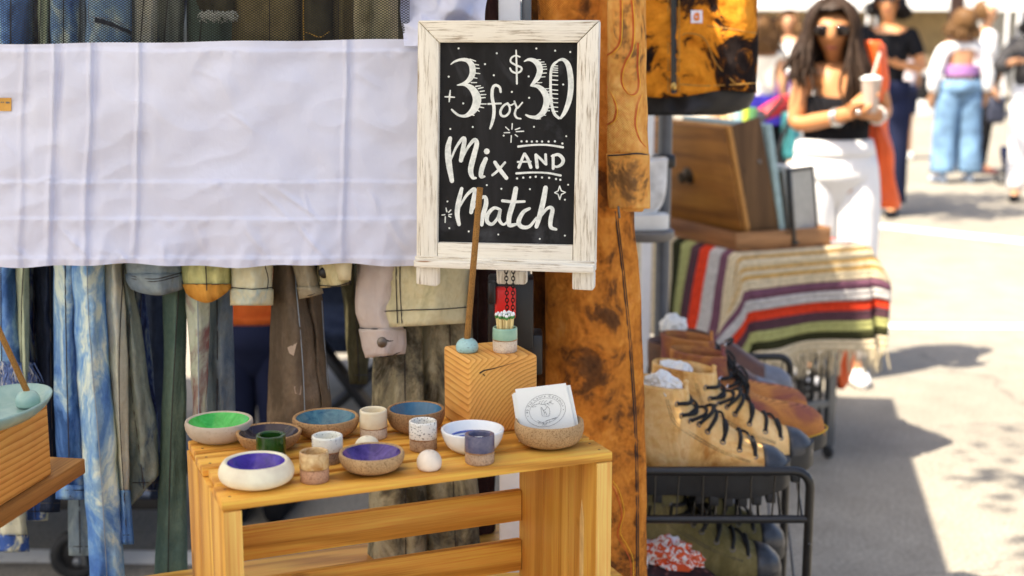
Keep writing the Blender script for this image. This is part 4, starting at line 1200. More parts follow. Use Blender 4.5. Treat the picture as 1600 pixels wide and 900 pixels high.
m.box(((u.x + w.x) / 2, y_ + .4, .52), (w.x - u.x, .8, .50), .02)
tbl = single('covered_table', m, dn['navy'], 'long table under a black cloth glimpsed between the hanging clothes', 'table')

# person sitting behind the clothes (orange top, navy trousers)
oran = dye('rust_orange_cloth', [(.3, (.34, .06, .012, 1)), (.7, (.58, .13, .03, 1))], 12)

# ------------------------------------------------------------------ orange dyed workwear
BRIGHT = 1.0
def canvas(name, seed):
    return dye(name, [(.16, (.07, .035, .018, 1)), (.34, (.17, .068, .023, 1)), (.46, (.50, .175, .030, 1)), (.62, (.66, .25, .042, 1)), (.90, (.76, .36, .10, 1))] if seed == 1 else [(.20, (.13, .075, .03, 1)), (.33, (.26, .13, .05, 1)), (.42, (.70, .32, .075, 1)), (.60, (.80, .42, .12, 1)), (.85, (.86, .54, .21, 1))], 19 if seed == 1 else 14, (1, 1, .85), .35, .26, .0017, .45)
M_canvas = canvas('rust_bleached_canvas', 1)
M_sleeve = canvas('light_rust_canvas', 2)
GO = 'rust dyed canvas garments beside the sign'
dO = Drape([(-80, 838, 950), (200, 845, 975), (330, 850, 990), (450, 852, 1001), (600, 852, 1006), (750, 846, 1010), (975, 840, 1012)], 2.02, .05, ((1.1, .010, 1.2), (2.3, .004, .5)), .005, 41)
o = thing('work_trousers', 'long rust orange overalls with dark bleach blotches hanging to the ground beside the crate', 'overalls', P(925, 900, 2.02), 0)
part('cloth', dO.mesh(nf=30, step=7), M_canvas, o, ang=0)
m = MB(); dO.line(m, [(961, 330), (974, 440), (988, 600), (994, 750), (995, 960)], .0011); dO.line(m, [(964, 330), (977, 440), (991, 600), (997, 750), (998, 960)], .0008)
part('stitching', m, M_seam_d, o)
fl = [(958, 752), (966, 764), (973, 785), (975, 804), (969, 831), (980, 852), (989, 873), (990, 905)]
m = MB(); dO.line(m, fl, .0006, .0006); part('flame_stitching', m, M_thread_y, o)
m = MB(); dO.line(m, [(x - 4, y + 5) for x, y in fl], .0006, .0006); part('flame_stitching', m, M_thread_o, o)
dI = Drape([(-80, 822, 880), (330, 832, 900), (600, 828, 900), (975, 825, 900)], 2.12, .03, ((1.5, .006, 0),), .004, 43)  # second panel behind, its dark colour stands for deep fold shade
o = thing('work_jacket', 'inner panel of the orange overalls coloured dark for the deep shade by the tent pole', 'jacket', P(860, 900, 2.12), 0)
part('cloth', dI.mesh(), dye('shade_toned_canvas', [(.38, (.03, .018, .012, 1)), (.55, (.12, .05, .016, 1)), (.72, (.26, .10, .02, 1))], 12, weave=.35), o, ang=0)
dS = Drape([(-80, 949, 1009), (100, 949, 1010), (200, 948.5, 1012), (240, 948.5, 1014), (300, 950, 1015), (326, 953, 1014)], 1.93, .030, ((1.4, .003, .8),), .0035, 44)
o = thing('work_jacket', 'rust canvas jacket sleeve with yellow and red flame embroidery', 'jacket', P(981, 326, 1.93), 0)
part('cloth', dS.mesh(yb=241, nf=26, step=6), M_sleeve, o, ang=0)
part('cuff', dS.mesh(ya=240, nf=26, step=4, grow=.0012), M_sleeve, o, ang=0)
m = MB(); dS.line(m, [(950, 243), (970, 242), (995, 240), (1013, 242)], .0010, .002); part('stitching', m, M_seam_d, o)
fz = lambda x, y: (930 + x / 2.645, y / 2.645)
curves = ([(110, -60), (112, 60), (108, 170), (85, 210), (56, 232)], [(150, -60), (163, 90), (158, 200), (130, 260), (115, 310), (120, 360), (150, 395), (178, 385), (186, 345), (181, 280), (184, 180)],
          [(56, 362), (80, 410), (92, 450), (85, 495), (56, 520)], [(195, 392), (178, 450), (172, 520), (190, 580), (216, 612)])
m, m2 = MB(), MB()
for cu in curves:
    dS.line(m, [fz(x, y) for x, y in cu], .00055, .0004)
    dS.line(m2, [fz(x - 5, y - 3) for x, y in cu], .00055, .0004)
    dS.line(m2, [fz(x - 9, y - 5) for x, y in cu], .0004, .0004)
part('flame_stitching', m, M_thread_y, o); part('flame_stitching', m2, M_thread_o, o)
m = MB(); m.bar(P(966, 322, 1.9), P(968, 341, 1.9), .004, .003, .001); part('zip_pull', m, M_metal, o)
m = MB(); u, w = P(972, 314, 1.92), P(1006, 331, 1.92); m.box(((u.x + w.x) / 2, 1.925, (u.z + w.z) / 2), (w.x - u.x, .02, u.z - w.z), .004); part('turned_lining', m, M_sleeve, o)

# vest on the far hanger
YV = 2.75
dV = Drape([(-120, 985, 1182), (60, 985, 1184), (120, 985, 1184), (147, 985, 1183)], YV, .07, ((.9, .012, .8), (2.2, .008, 2)), .010, 51, .4)
o = thing('work_vest', 'rust orange canvas vest with black quilted lining and front zip', 'vest', P(1090, 147, YV), 0)
M_vest = dye('vest_canvas', [(.35, (.018, .013, .012, 1)), (.41, (.07, .028, .010, 1)), (.455, (.56, .20, .018, 1)), (.62, (.74, .28, .025, 1)), (.85, (.78, .40, .07, 1))], 11, (1, 1, .8), 1.0, .12, .002)
part('cloth', dV.mesh(nf=36, step=7, hem=lambda t: 6 * math.sin(6 * t)), M_vest, o, ang=0)
dL = Drape([(120, 990, 1182), (150, 990, 1180), (170, 992, 1170), (180, 995, 1130)], YV + .02, .066, ((1.5, .006, 1),), .008, 52, .4)
part('lining', dL.mesh(nf=30, step=6), plain('black_lining', (.010, .009, .011, 1), .6), o, ang=0)
m = MB(); dV.line(m, [(1052, -100), (1053, 60), (1053, 146)], .006, .001); part('zip', m, M_blackp, o)
m = MB(); m.ball(dV.at(1053, 135, .008), .006, .004, .008, 10, 6); part('zip_pull', m, plain('brass', (.6, .4, .12, 1), .3, .1, metal=.9), o)
m = MB()
for x in (1044, 1061): dV.line(m, [(x, -100), (x, 60), (x, 144)], .0012)
dV.line(m, [(1066, 55), (1075, 52), (1100, 60), (1120, 100), (1150, 132)], .0014); dV.line(m, [(1063, 132), (1110, 134), (1180, 130)], .0014); dV.line(m, [(1105, 40), (1145, 46), (1182, 52)], .0014)
part('stitching', m, plain('gold_thread', (.40, .20, .03, 1), .7), o)
m = MB()
fr = [[dV.at(lerp(1079.5, 1097.5, i / 4), lerp(16, 36, j / 4), .004) for i in range(5)] for j in range(5)]
m.rings(fr, closed=False); lb = part('patch', m, plain('white_patch', (.80, .78, .88, 1), .6, .03), o)
m = MB()
m.tube([dV.at(1089 + 4.2 * math.cos(a), 26 + 4.6 * math.sin(a), .0045) for a in [R(40 + 280 * i / 20) for i in range(21)]], .0024, 5)
m.tube([dV.at(1089, 22, .0045), dV.at(1092, 27, .0045), dV.at(1088, 30, .0045)], .002, 5)
part('emblem', m, plain('orange_emblem', (.75, .22, .02, 1), .6), lb)
# ================================================================== boots
def boot_rings(spec, zb):
    sp = cat([tuple(s) for s in spec], 4)
    def ring(i, grow=0, n=28):
        cx, cz, ph, a, b = sp[i]
        d = V((math.cos(R(ph)), 0, math.sin(R(ph))))
        out = []
        for k in range(n):
            th = 2 * math.pi * k / n
            ct, st = math.cos(th), math.sin(th)
            p = V((cx, 0, cz)) + d * (a + grow) * math.copysign(abs(ct) ** .85, ct) + V((0, (b + grow) * math.copysign(abs(st) ** .9, st), 0))
            p.z = max(p.z, zb)
            out.append(p)
        return out
    def at(f, th, off=0):
        i = min(int(f), len(sp) - 2); t = f - i
        cx, cz, ph, a, b = (lerp(x, y, t) for x, y in zip(sp[i], sp[i + 1]))
        d = V((math.cos(R(ph)), 0, math.sin(R(ph))))
        return V((cx, 0, cz)) + d * (a + off) * math.cos(th) + V((0, (b + off) * math.sin(th), 0))
    return sp, ring, at

def boot(name, label, loc, rz, spec, zb, mup, mcap, msole, sole_h, cap_from, eyes, mlace, lug=0, group=None, tongue=None, welt=None, meye=None, bow=True, lining=None, seam=True, open_lace=False):
    o = thing(name, label, 'boot', loc, rz, group)
    sp, ring, at = boot_rings(spec, zb)
    n = len(sp)
    ncap = next((i for i in range(n) if sp[i][0] > cap_from and sp[i][2] > 60), n - 1)
    m = MB(); m.rings([ring(i) for i in range(ncap + 1)])
    if ncap >= n - 1: m.rings([ring(n - 1), [p * .5 + V((sp[-1][0] + .004, 0, sp[-1][1])) * .5 for p in ring(n - 1)]], cap1=True)
    inner = [[p + V((0, 0, .003)) for p in ring(0, -.0035)]] + [ring(i, -.005) for i in range(1, 14)]
    m.rings([ring(0)] + inner, 1)
    part('upper', m, [mup, lining or mup], o, True, ang=0)
    if ncap < n - 1:
        m = MB(); rs = [ring(i, .0012) for i in range(ncap, n)]
        tip = V((sp[-1][0] + .005, 0, sp[-1][1]))
        rs.append([p.lerp(tip, .45) + V((.003, 0, 0)) for p in rs[-1]])
        m.rings(rs, cap0=True, cap1=True); part('toe_cap', m, mcap, o, True, ang=0)
    # sole outline
    xe = sp[-1][0] + .008
    prof = [(-.004, .012), (.0, .024), (.02, .034), (.06, .036), (.11, .034), (.16, .041), (.21, .049), (.25, .047), (xe - .018, .036), (xe - .004, .018), (xe, .006)]
    pc = cat(prof, 4)
    outl = [V((x, w, 0)) for x, w in pc] + [V((x, -w, 0)) for x, w in pc[::-1]]
    def spring(x): return .018 * max(0, (x - .20) / .1) ** 1.6
    m = MB()
    rs = []
    for z, k in ((0, .97), (.004, 1.0), (sole_h * .8, 1.0), (sole_h, .985)):
        rs.append([V((p.x, p.y * k, z + spring(p.x))) for p in outl])
    m.rings(rs, cap0=True, cap1=True)
    if lug:
        for i in range(11):
            x0 = .006 + i * .0255
            if i in (3, 4): continue
            wy = .033 if x0 < .15 else .043
            for sy in (1, -1):
                m.box((x0 + .008, sy * wy * .62, -lug / 2 + spring(x0) + .001), (.017, wy * .72, lug + .002), .002)
    sl = part('sole', m, msole, o, True, ang=50)
    if welt:
        m = MB()
        for i in range(len(pc) * 2):
            p = outl[i % len(outl)]; q = outl[(i + 1) % len(outl)]
            for t0 in (0, .5):
                a, b = p.lerp(q, t0 + .08), p.lerp(q, t0 + .38)
                m.tube([a + V((0, 0, sole_h + .0008 + spring(a.x))), b + V((0, 0, sole_h + .0008 + spring(b.x)))], .0014, 4)
        part('welt_stitching', m, welt, o, True)
    # eyelets and laces: (f along the rings, side angle)
    fs = [lerp(eyes[0], eyes[1], i / (eyes[2] - 1)) for i in range(eyes[2])]
    th = eyes[3]
    for f in fs:
        for s in (1, -1):
            p, q = at(f, s * th, .0012), at(f, s * th, .02)
            m = MB(); m.torus(p, .0048, .0015, q - p, 10, 5)
            m.ball(p - (q - p).normalized() * .0008, .0036, .0036, .0012, 8, 4, 1, mat=(q - p).to_track_quat('Z', 'Y').to_matrix())
            part('eyelet', m, [meye or M_metal, M_blackp], o, True)
    m = MB()
    r = .0026
    for i, f in enumerate(fs):
        f2 = fs[i + 1] if i + 1 < len(fs) else f
        for s in ():
            a = at(f, s * th, .001); b = at(lerp(f, f2, .35), s * th * .55, .006); c = at(lerp(f, f2, .6), 0, .008 + .002 * s); e_ = at(f2, -s * th * .6, .005); g_ = at(f2, -s * th, .001)
            if i % 2 == (0 if s > 0 else 1) or not open_lace:
                m.tube(cat([a, b, c, e_, g_], 3), r, 6)
            # flat run beside the eyelet
        a = at(f, th, .001); b = at(f, th * .5, .0065); c = at(f, -th * .5, .0065); e_ = at(f, -th, .001)
        m.tube(cat([a, b, c, e_], 4), r * 1.45, 8)
        if i % 2 == 0 and f2 > f: m.tube(cat([at(f, th * .6, .004), at(lerp(f, f2, .5), 0, .009), at(f2, -th * .8, .003)], 4), r, 6)
    if bow:
        k = at(fs[0], 0, .012)
        for s in (1, -1):
            m.tube(cat([k, k + V((.008, -.020 * s, .012)), k + V((.022, -.036 * s, -.004)), k + V((.026, -.028 * s, -.018)), k + V((.012, -.010 * s, -.006)), k], 5), r, 6)
            m.tube(cat([k, k + V((.010, -.016 * s, -.002)), k + V((.020, -.028 * s, -.020)), k + V((.026, -.036 * s, -.044))], 5), r, 6)
        m.ball(k, .006, .008, .006, 10, 6)
    part('laces', m, mlace, o, True)
    if seam:
        m = MB()
        for dth in (.28, .34):
            for s in (1, -1):
                m.tube(cat([at(f, s * (th + dth), .0006) for f in (2, 8, 14, 20, 24, min(26, ncap))], 4), .0006, 4)
        part('stitching', m, M_seam_d, o, True)
    if tongue:
        m = MB()
        c0, d0 = at(1.0, 0, -.006), V((-.35, 0, 1)).normalized()
        rs = []
        for i in range(6):
            w = .024 * (1 - .12 * i)
            p = c0 + d0 * tongue * i / 5 + V((.0022 * i * i * .1, 0, 0))
            rs.append([p + V((x_, y_, 0)) for x_, y_ in ((.003, -w), (.006, 0), (.003, w), (-.002, w), (.001, 0), (-.002, -w))])
        m.rings(rs, cap0=True, cap1=True); part('tongue', m, mup, o, True, ang=0)
    return o

def tan_canvas():
    return dye('bleached_tan_canvas', [(.30, (.50, .22, .055, 1)), (.45, (.78, .46, .16, 1)), (.65, (.90, .62, .29, 1)), (.8, (.68, .34, .10, 1))], 11, weave=.06, period=.0016, fine=.2)
M_tan = tan_canvas()
M_rub = plain('black_rubber_sole', (.020, .021, .022, 1), .55, .25, bump=.2)
M_cap = plain('blackened_toe_leather', (.045, .048, .055, 1), .38, .3, 60)
M_lace = plain('black_lace', (.010, .010, .010, 1), .8, .2)
M_ol = dye('olive_canvas', [(.3, (.13, .11, .045, 1)), (.7, (.24, .20, .09, 1))], 14, weave=.08)
def cord():
    t = NT('dyed_corduroy')
    wv = t.n('TexWave', wave_type='BANDS', bands_direction='Z', i_Scale=.314 / .0030, i_Distortion=.8, i_Detail=1)
    t.l(t.co((.35, .8, 1), False), wv.inputs['Vector'])
    f = t.noise(t.co(), 9, 4, .6, .8)
    c = t.ramp(f, [(.36, (.22, .075, .07, 1)), (.46, (.30, .11, .06, 1)), (.56, (.48, .20, .06, 1)), (.75, (.56, .25, .07, 1))])
    c = t.mix(.30, c, wv.outputs['Color'], 'OVERLAY')
    t.bump(wv.outputs['Fac'], .6, .0010)
    return t.out(c, .85, .15)
M_cord = cord()
M_leather = plain('brown_leather', (.11, .045, .022, 1), .42, .3, 30, bump=.25, bs=220)
M_greycap = plain('grey_blue_rubber', (.15, .16, .19, 1), .5, .15)
M_purpleup = plain('plum_suede', (.16, .075, .065, 1), .8, .3, 20)
M_paper = plain('crumpled_tissue', (.80, .80, .76, 1), .8, .05)
M_silver = plain('nickel_eyelet', (.72, .72, .70, 1), .25, .05, metal=.9)

hi = [(.057, .204, -8, .062, .048), (.060, .168, -2, .064, .047), (.070, .138, 10, .071, .045), (.090, .114, 32, .084, .045), (.120, .092, 52, .076, .046), (.166, .075, 69, .057, .048), (.208, .064, 80, .045, .050), (.246, .056, 90, .035, .048), (.280, .054, 95, .029, .039), (.298, .052, 100, .019, .026)]
mid = [(a, b * 1.14, c, d * 1.1, e) for a, b, c, d, e in [(.050, .175, -6, .052, .044), (.052, .145, 0, .052, .043), (.058, .115, 14, .058, .043), (.076, .090, 34, .070, .043), (.104, .072, 56, .060, .044), (.150, .060, 74, .046, .047), (.198, .055, 84, .039, .049), (.246, .053, 90, .036, .048), (.282, .051, 95, .031, .040), (.302, .048, 100, .020, .026)]]

ZS = P(1150, 790, 2.36).z + .008
def toe(px, Y, ln, rz):                       # heel position for a toe tip seen at column px
    return V((P(px, 720, Y).x - ln * math.cos(rz), Y - ln * math.sin(rz), ZS + .018))
GB = 'boots in pairs on the top tier of the shoe rack'
RZ = R(-4)
boot('lace_up_boot', 'bleached tan canvas boot with black toe cap nearest the rack front rail', toe(1238, 2.36, .31, RZ), RZ, hi, .03, M_tan, M_cap, M_rub, .045, .25, (3, 27, 8, .95), M_lace, .016, GB, .02, bow=False)
boot('lace_up_boot', 'second bleached tan canvas boot standing just behind its mate', toe(1273, 2.475, .31, RZ), RZ, hi, .03, M_tan, M_cap, M_rub, .045, .25, (3, 27, 8, .95), M_lace, .016, GB, .02, bow=False)
M_yst = plain('yellow_welt_thread', (.80, .52, .02, 1), .6)
Rz2 = R(-8)
boot('corduroy_boot', 'orange and purple corduroy boot with yellow welt stitching and long toe', toe(1290, 2.60, .31, Rz2), Rz2, mid, .03, M_cord, M_cord, M_rub, .032, .40, (6, 18, 4, .8), M_lace, .0, GB, .028, M_yst, M_silver)
boot('corduroy_boot', 'farther corduroy boot with purplish toe behind the yellow stitched one', toe(1263, 2.74, .31, Rz2), Rz2, mid, .03, M_cord, M_cord, M_rub, .032, .40, (6, 18, 4, .8), M_lace, .0, GB, .028, M_yst, M_silver)
hi3 = [(a, b * (.80 if i < 3 else .9 if i < 5 else 1), c, d, e) for i, (a, b, c, d, e) in enumerate(hi)]
for i, (tx, Y, lb) in enumerate(((1228, 2.90, 'dark brown leather ankle boot with grey rubber toe and nickel eyelets'), (1237, 3.02, 'last brown leather boot with white tissue inside at the far end of the tier'))):
    boot('leather_boot', lb, toe(tx, Y, .31, Rz2) - V((0, 0, .016)), Rz2, hi3, .03, M_leather, M_greycap, M_greycap, .03, .235, (2, 12, 3, .55), M_lace, 0, GB, None, None, M_silver, bow=False)

def crumple(label, c, r, mt, name='tissue_paper', cat_='tissue paper', seed=0, sq=.8):
    m = MB()
    bm = bmesh.new(); bmesh.ops.create_icosphere(bm, subdivisions=4, radius=1)
    for v in bm.verts:
        n_ = v.co.normalized()
        k = 1 + .28 * noise.noise(n_ * 1.7 + V((seed, 0, 0))) + .22 * (1 - 2 * abs(noise.noise(n_ * 3.1 + V((seed, 3, 0))))) + .08 * noise.noise(n_ * 8)
        v.co = V((n_.x, n_.y, n_.z * sq)) * r * k
    bm.verts.index_update()
    m.add([v.co + V(c) for v in bm.verts], [tuple(v.index for v in f.verts) for f in bm.faces]); bm.free()
    return single(name, m, mt, label, cat_, ang=30)
crumple('white tissue paper stuffed in the top of the nearest tan boot', P(1034, 606, 2.37), .032, M_paper, seed=1)
crumple('white tissue paper bulging from the second tan boot', P(1052, 588, 2.49), .034, M_paper, seed=2)
crumple('small white tissue wad in the far brown leather boot', P(1052, 508, 3.03), .026, M_paper, seed=4)

# shoe rack
M_rack = plain('satin_black_tube', (.016, .015, .014, 1), .32, .25)
zt, zl = P(1200, 736, 2.30).z, ZS - .012
xn, xf = P(1266, 760, 2.30).x, P(1234, 600, 3.18).x
rackl = lambda t: lerp(xn, xf, t)
sr = thing('shoe_rack', 'black tubular metal shoe rack with wire shelves standing on the asphalt', 'shoe rack', ((xn + xf) / 2 - .17, 2.74, 0))
XL = -.34
for Y, x in ((2.30, xn), (3.18, xf)):
    m = MB()
    arc = [V((x + XL, Y, .0)), V((x + XL, Y, zt - .03))] + [V((x + XL + .03 - .03 * math.cos(a), Y, zt - .03 + .03 * math.sin(a))) for a in (R(22), R(45), R(68), R(90))]
    arc += [V((x - .03 + .03 * math.sin(a), Y, zt - .03 + .03 * math.cos(a))) for a in (0, R(22), R(45), R(68), R(90))] + [V((x, Y, 0))]
    m.tube(arc, .0085, 12); part('end_frame', m, M_rack, sr, ang=0)
    for z in (zl, zl - .19, .12):
        m = MB(); m.tube([(x + XL, Y, z), (x, Y, z)], .0075, 10); part('cross_bar', m, M_rack, sr)
    for z in (zl, ):
        for k in range(7):
            xx = x - .02 - .043 * k
            m = MB(); m.tube([(xx - .004 * (k % 2), Y, z), (xx, Y, zt)], .0016, 6); part('rail_wire', m, M_rack, sr)
    m = MB(); m.ball((x + .0005, Y, zl - .045), .0065, .011, .0065, 10, 6); part('bolt', m, M_rack, sr)
for z in (zl + .002, zl - .188, .122):
    for k in range(9):
        m = MB(); dx = XL + .012 + (-XL - .024) * k / 8
        m.tube([(xn + dx, 2.30, z + .003), (xf + dx, 3.18, z + .003)], .0030, 8); part('shelf_wire', m, M_rack, sr)
m = MB(); xm = P(1225, 820, 2.62).x
m.tube([(xm, 2.62, 0), (xm, 2.62, zl)], .0085, 12); part('middle_leg', m, M_rack, sr)

# lower tier
ZS2 = zl - .18
GL = 'shoes on the lower tier of the shoe rack'
for (tx, Y, lb) in ((1222, 2.40, 'olive green canvas boot with black laces on the lower tier'), (1226, 2.53, 'second olive canvas boot half hidden behind its mate on the lower tier')):
    boot('lace_up_boot', lb, V((P(tx, 880, Y).x - .31, Y, ZS2 + .012)), R(-3), hi, .022, M_ol, M_cap, M_rub, .03, .25, (3, 27, 8, .95), M_lace, .008, GL, .02)
low = [(.045, .098, -8, .050, .042), (.047, .080, 0, .051, .042), (.058, .066, 18, .062, .042), (.082, .056, 40, .062, .042), (.118, .050, 66, .044, .044), (.158, .047, 80, .036, .047), (.20, .045, 86, .034, .048), (.236, .044, 90, .031, .045), (.258, .042, 95, .026, .036), (.272, .040, 100, .017, .022)]
def floral():
    t = NT('dark_floral_print')
    f = t.noise(t.co(), 46, 1, .4, .4)
    return t.out(t.ramp(f, [(.45, (.016, .010, .013, 1)), (.62, (.05, .016, .018, 1)), (.70, (.26, .12, .10, 1))]), .7, .3)
boot('slip_on_shoe', 'dark floral low shoe with white laces holding a printed bandana', V((P(1136, 880, 2.29).x - .28, 2.33, ZS2 + .002)), R(-3), low, .012, floral(), M_cap, M_rub, .016, .9, (8, 16, 3, .5), M_paper, 0, GL, None, None, M_silver, bow=False)
def bandana():
    t = NT('printed_bandana')
    f = t.noise(t.co(), 75, 1, .3, 1.6)
    f2 = t.noise(t.co(), 22, 2)
    c = t.ramp(f, [(.52, (.66, .10, .03, 1)), (.56, (.80, .72, .68, 1))])
    return t.out(t.mix(t.ramp(f2, [(.60, 0.0), (.66, 1.0)]), c, (.66, .68, .78, 1)), .8, .2)
crumple('orange and white printed bandana bunched in the floral shoe', P(1042, 868, 2.36), .052, bandana(), 'bandana', 'bandana', 7, .7)

# ================================================================== grey stand with the white trainer
sx = P(1039, 350, 3.1)
sdn = thing('display_stand', 'grey metal stand with a small round shelf for the white trainer', 'display stand', (sx.x, 3.1, 0))
m = MB(); a, b = P(1040, 175, 3.12), P(1034, 520, 3.12)
m.tube([(a.x, 3.12, a.z + .2), (a.x, 3.12, .0)], .0165, 14); part('pole', m, plain('blue_grey_tube', (.095, .105, .125, 1), .4, .1, metal=.3), sdn)
m = MB(); c = P(1040, 252, 3.1); m.box((c.x - .004, 3.11, c.z), (.052, .05, .03), .006); part('clamp', m, M_blackp, sdn)
m = MB(); c = P(1006, 358, 3.06)
m.lathe([(.001, -.022), (.066, -.022), (.070, -.016), (.070, -.003), (.066, 0), (.001, 0)], c, 40); part('round_shelf', m, plain('grey_shelf', (.14, .13, .12, 1), .5), sdn)
M_wt = plain('white_trainer_leather', (.66, .68, .70, 1), .5, .3, 28)
boot('trainer', 'chunky white trainer with heel toward the pole on the round shelf', c + V((.050, .0, .002)), R(185), [(x * .9, z * .78, p, a_ * .82, b_ * .8) for x, z, p, a_, b_ in mid], .012, M_wt, M_wt, M_paper, .034, .9, (6, 20, 4, .5), M_paper, 0, None, None, None, M_silver, bow=False)

# ================================================================== blanket table
TY = R(24)
TZ = .745
nc = PZ(1153, 402, TZ)
tt = thing('folding_table', 'folding table under the striped blanket with grey legs and casters', 'table', (nc.x, nc.y, 0), TY)
TW, TD = .50, 1.5
m = MB(); m.box((TW / 2, TD / 2, TZ - .022), (TW - .01, TD - .01, .03), .004); part('tabletop', m, plain('grey_laminate', (.3, .3, .3, 1), .5), tt, True)
for x in (.05, TW - .06):
    for y in (.07, TD - .08):
        m = MB(); m.box((x, y, .385), (.03, .03, .68), .003); part('leg', m, M_greym, tt, True)
        m = MB(); m.torus((x, y, .025), .017, .008, (1, .2, 0), 16, 8); m.ball((x, y, .025), .010, .014, .014); part('caster', m, M_blackp, tt, True)
m = MB(); m.box((TW / 2, .07, .20), (TW - .10, .025, .025), .003); part('cross_bar', m, M_greym, tt, True)
def knit(name, c):
    t = NT(name)
    wv = t.n('TexWave', wave_type='BANDS', bands_direction='Z', i_Scale=.314 / .006, i_Distortion=2, i_Detail=2)
    t.l(t.co((1, 1, 1), False), wv.inputs['Vector'])
    f = t.noise(t.co(), 60, 4, .7)
    col = t.ramp(f, [(.3, sc(c, .72)), (.7, sc(c, 1.2))])
    t.bump(t.mix(.5, wv.outputs['Color'], f), .7, .004)
    return t.out(col, .95, .1)
BC = [knit('wool_' + n_, c_) for n_, c_ in (('cream', (.66, .55, .36, 1)), ('bottle_green', (.035, .035, .014, 1)), ('lime', (.40, .40, .15, 1)), ('plum', (.095, .045, .055, 1)), ('red', (.70, .055, .02, 1)), ('grey', (.52, .49, .46, 1)), ('purple', (.17, .075, .11, 1)), ('tan', (.58, .34, .09, 1)))]
cream, bot, lime, plum, red, grey, purp, tan = range(8)
bands = [(-.345, cream), (-.308, bot), (-.280, lime), (-.246, plum), (-.212, red), (-.178, grey), (-.142, purp), (-.110, cream), (-.078, tan), (-.066, cream), (-.050, tan), (-.040, cream), (-.012, tan), (-.004, cream), (.03, purp), (.075, grey), (.14, red), (.20, plum), (.255, lime), (.32, bot), (.38, cream), (1.35, cream)]
us = []
for (u0, c0), (u1, c1) in zip(bands, bands[1:]):
    k = max(1, int((u1 - u0) / .016)) if u0 < .4 else 14
    for i in range(k): us.append((lerp(u0, u1, i / k), c0))
us.append((1.35, cream))
def blk_pt(u, v):
    hu, hv, hw = max(0, -u), max(0, -v), max(0, v - TW)
    x, y, z = min(max(v, 0), TW), max(u, 0), TZ + .006
    fold = noise.noise(V((v * 5, u * 5, 2)))
    if hu and not hv and not hw:
        x += hu * .16 * max(0, 1 - v / .25)
        y -= .012 + hu * (.10 + .10 * math.sin(v * 13 + 1) + .10 * fold); z -= hu * .98
    elif hv and not hu:
        x -= .010 + hv * (.10 + .10 * math.sin(u * 11) + .10 * fold); z -= hv * .98
    elif hw and not hu:
        x += .010 + hw * .15; z -= hw * .98
    elif hu and (hv or hw):
        if hv:
            k = min(1, hu / .16); k = k * k * (3 - 2 * k)
            x += hu * .16 - .010 - hv * lerp(.10, .66, k)
            y -= .012 + hu * .12 + hv * .10 * k
            z -= hu * .98 + hv * lerp(.98, .76, k)
            x += .012 * k * math.sin(hv * 30); 
            return V((x, y, z))
        q = hv or hw; sgn = -1 if hv else 1
        L_ = math.hypot(hu, q)
        k = 2 * hu * q / (L_ * L_ + 1e-6)                      # 1 on the corner's diagonal
        out_ = L_ * (.10 + .52 * k)
        a_ = math.atan2(q, hu)
        x += sgn * (.010 + out_ * math.sin(a_)) ; y -= .012 + out_ * math.cos(a_) * .55
        z -= L_ * (.98 - .10 * k)
    z -= .004 * fold * (1 if not (hu or hv or hw) else 0)
    return V((x, y, z))
m = MB()
vN = 74
vv = [lerp(-.36, TW + .10, i / vN) for i in range(vN + 1)]
for (u0, c0), (u1, c1) in zip(us, us[1:]):
    m.rings([[blk_pt(u0, v) for v in vv], [blk_pt(u1, v) for v in vv]], c0, closed=False)
bl = thing('blanket', 'striped woven blanket with fringe draped over the folding table', 'blanket', (nc.x, nc.y, TZ - .36), TY)
mw = Matrix.Translation((0, 0, -(TZ - .36)))
m.v = [mw @ p for p in m.v]
ob = part('woven_cloth', m, BC, bl, True, ang=0)
sm = ob.modifiers.new('thick', 'SOLIDIFY'); sm.thickness = .006; sm.offset = 1
m = MB()
for i in range(120):
    v = lerp(-.33, TW + .09, i / 119) + frayrnd.uniform(-.003, .003)
    p = mw @ blk_pt(-.345, v)
    pts = [p]
    for k in range(4):
        p = p + V((frayrnd.uniform(-.006, .006), frayrnd.uniform(-.006, .004), -.022 * frayrnd.uniform(.7, 1.2)))
        pts.append(p)
    m.tube(pts, [.0032, .003, .0026, .0022, .0012], 5)
part('fringe', m, BC[0], bl, True, kind='stuff')
# under the table
def local(o, x, y, z): return TM[o] @ V((x, y, z))
kb = thing('milk_crate', 'black plastic basket under the striped blanket', 'basket', local(tt, .26, .28, .10), TY)
m = MB(); m.box((0, 0, .006), (.34, .36, .012), .003); part('base', m, M_blackp, kb, True)
for sx_, sy_, w_, d_ in ((0, -.176, .34, .008), (0, .176, .34, .008), (-.166, 0, .008, .36), (.166, 0, .008, .36)):
    m = MB()
    for k in range(5): m.box((sx_, sy_, .03 + .055 * k), (w_, d_, .016), .002)
    for k in range(9):
        t = (k / 8 - .5)
        m.box((sx_ + (t * (w_ - .012) if w_ > .1 else 0), sy_ + (t * (d_ - .012) if d_ > .1 else 0), .14), (.010, .010, .26), .001)
    part('lattice_side', m, M_blackp, kb, True)
M_org = plain('orange_nylon', (.85, .12, .015, 1), .55, .1, 12)
dB = Drape([(480, 1310, 1345), (540, 1303, 1340), (575, 1299, 1330), (598, 1304, 1326), (608, 1309, 1320)], 4.75, .05, ((2, .01, 0),), .012, 61)
m = dB.mesh(); single('shopping_bag', m, M_org, 'orange bag hanging low behind the blanket fringe', 'bag', ang=0)

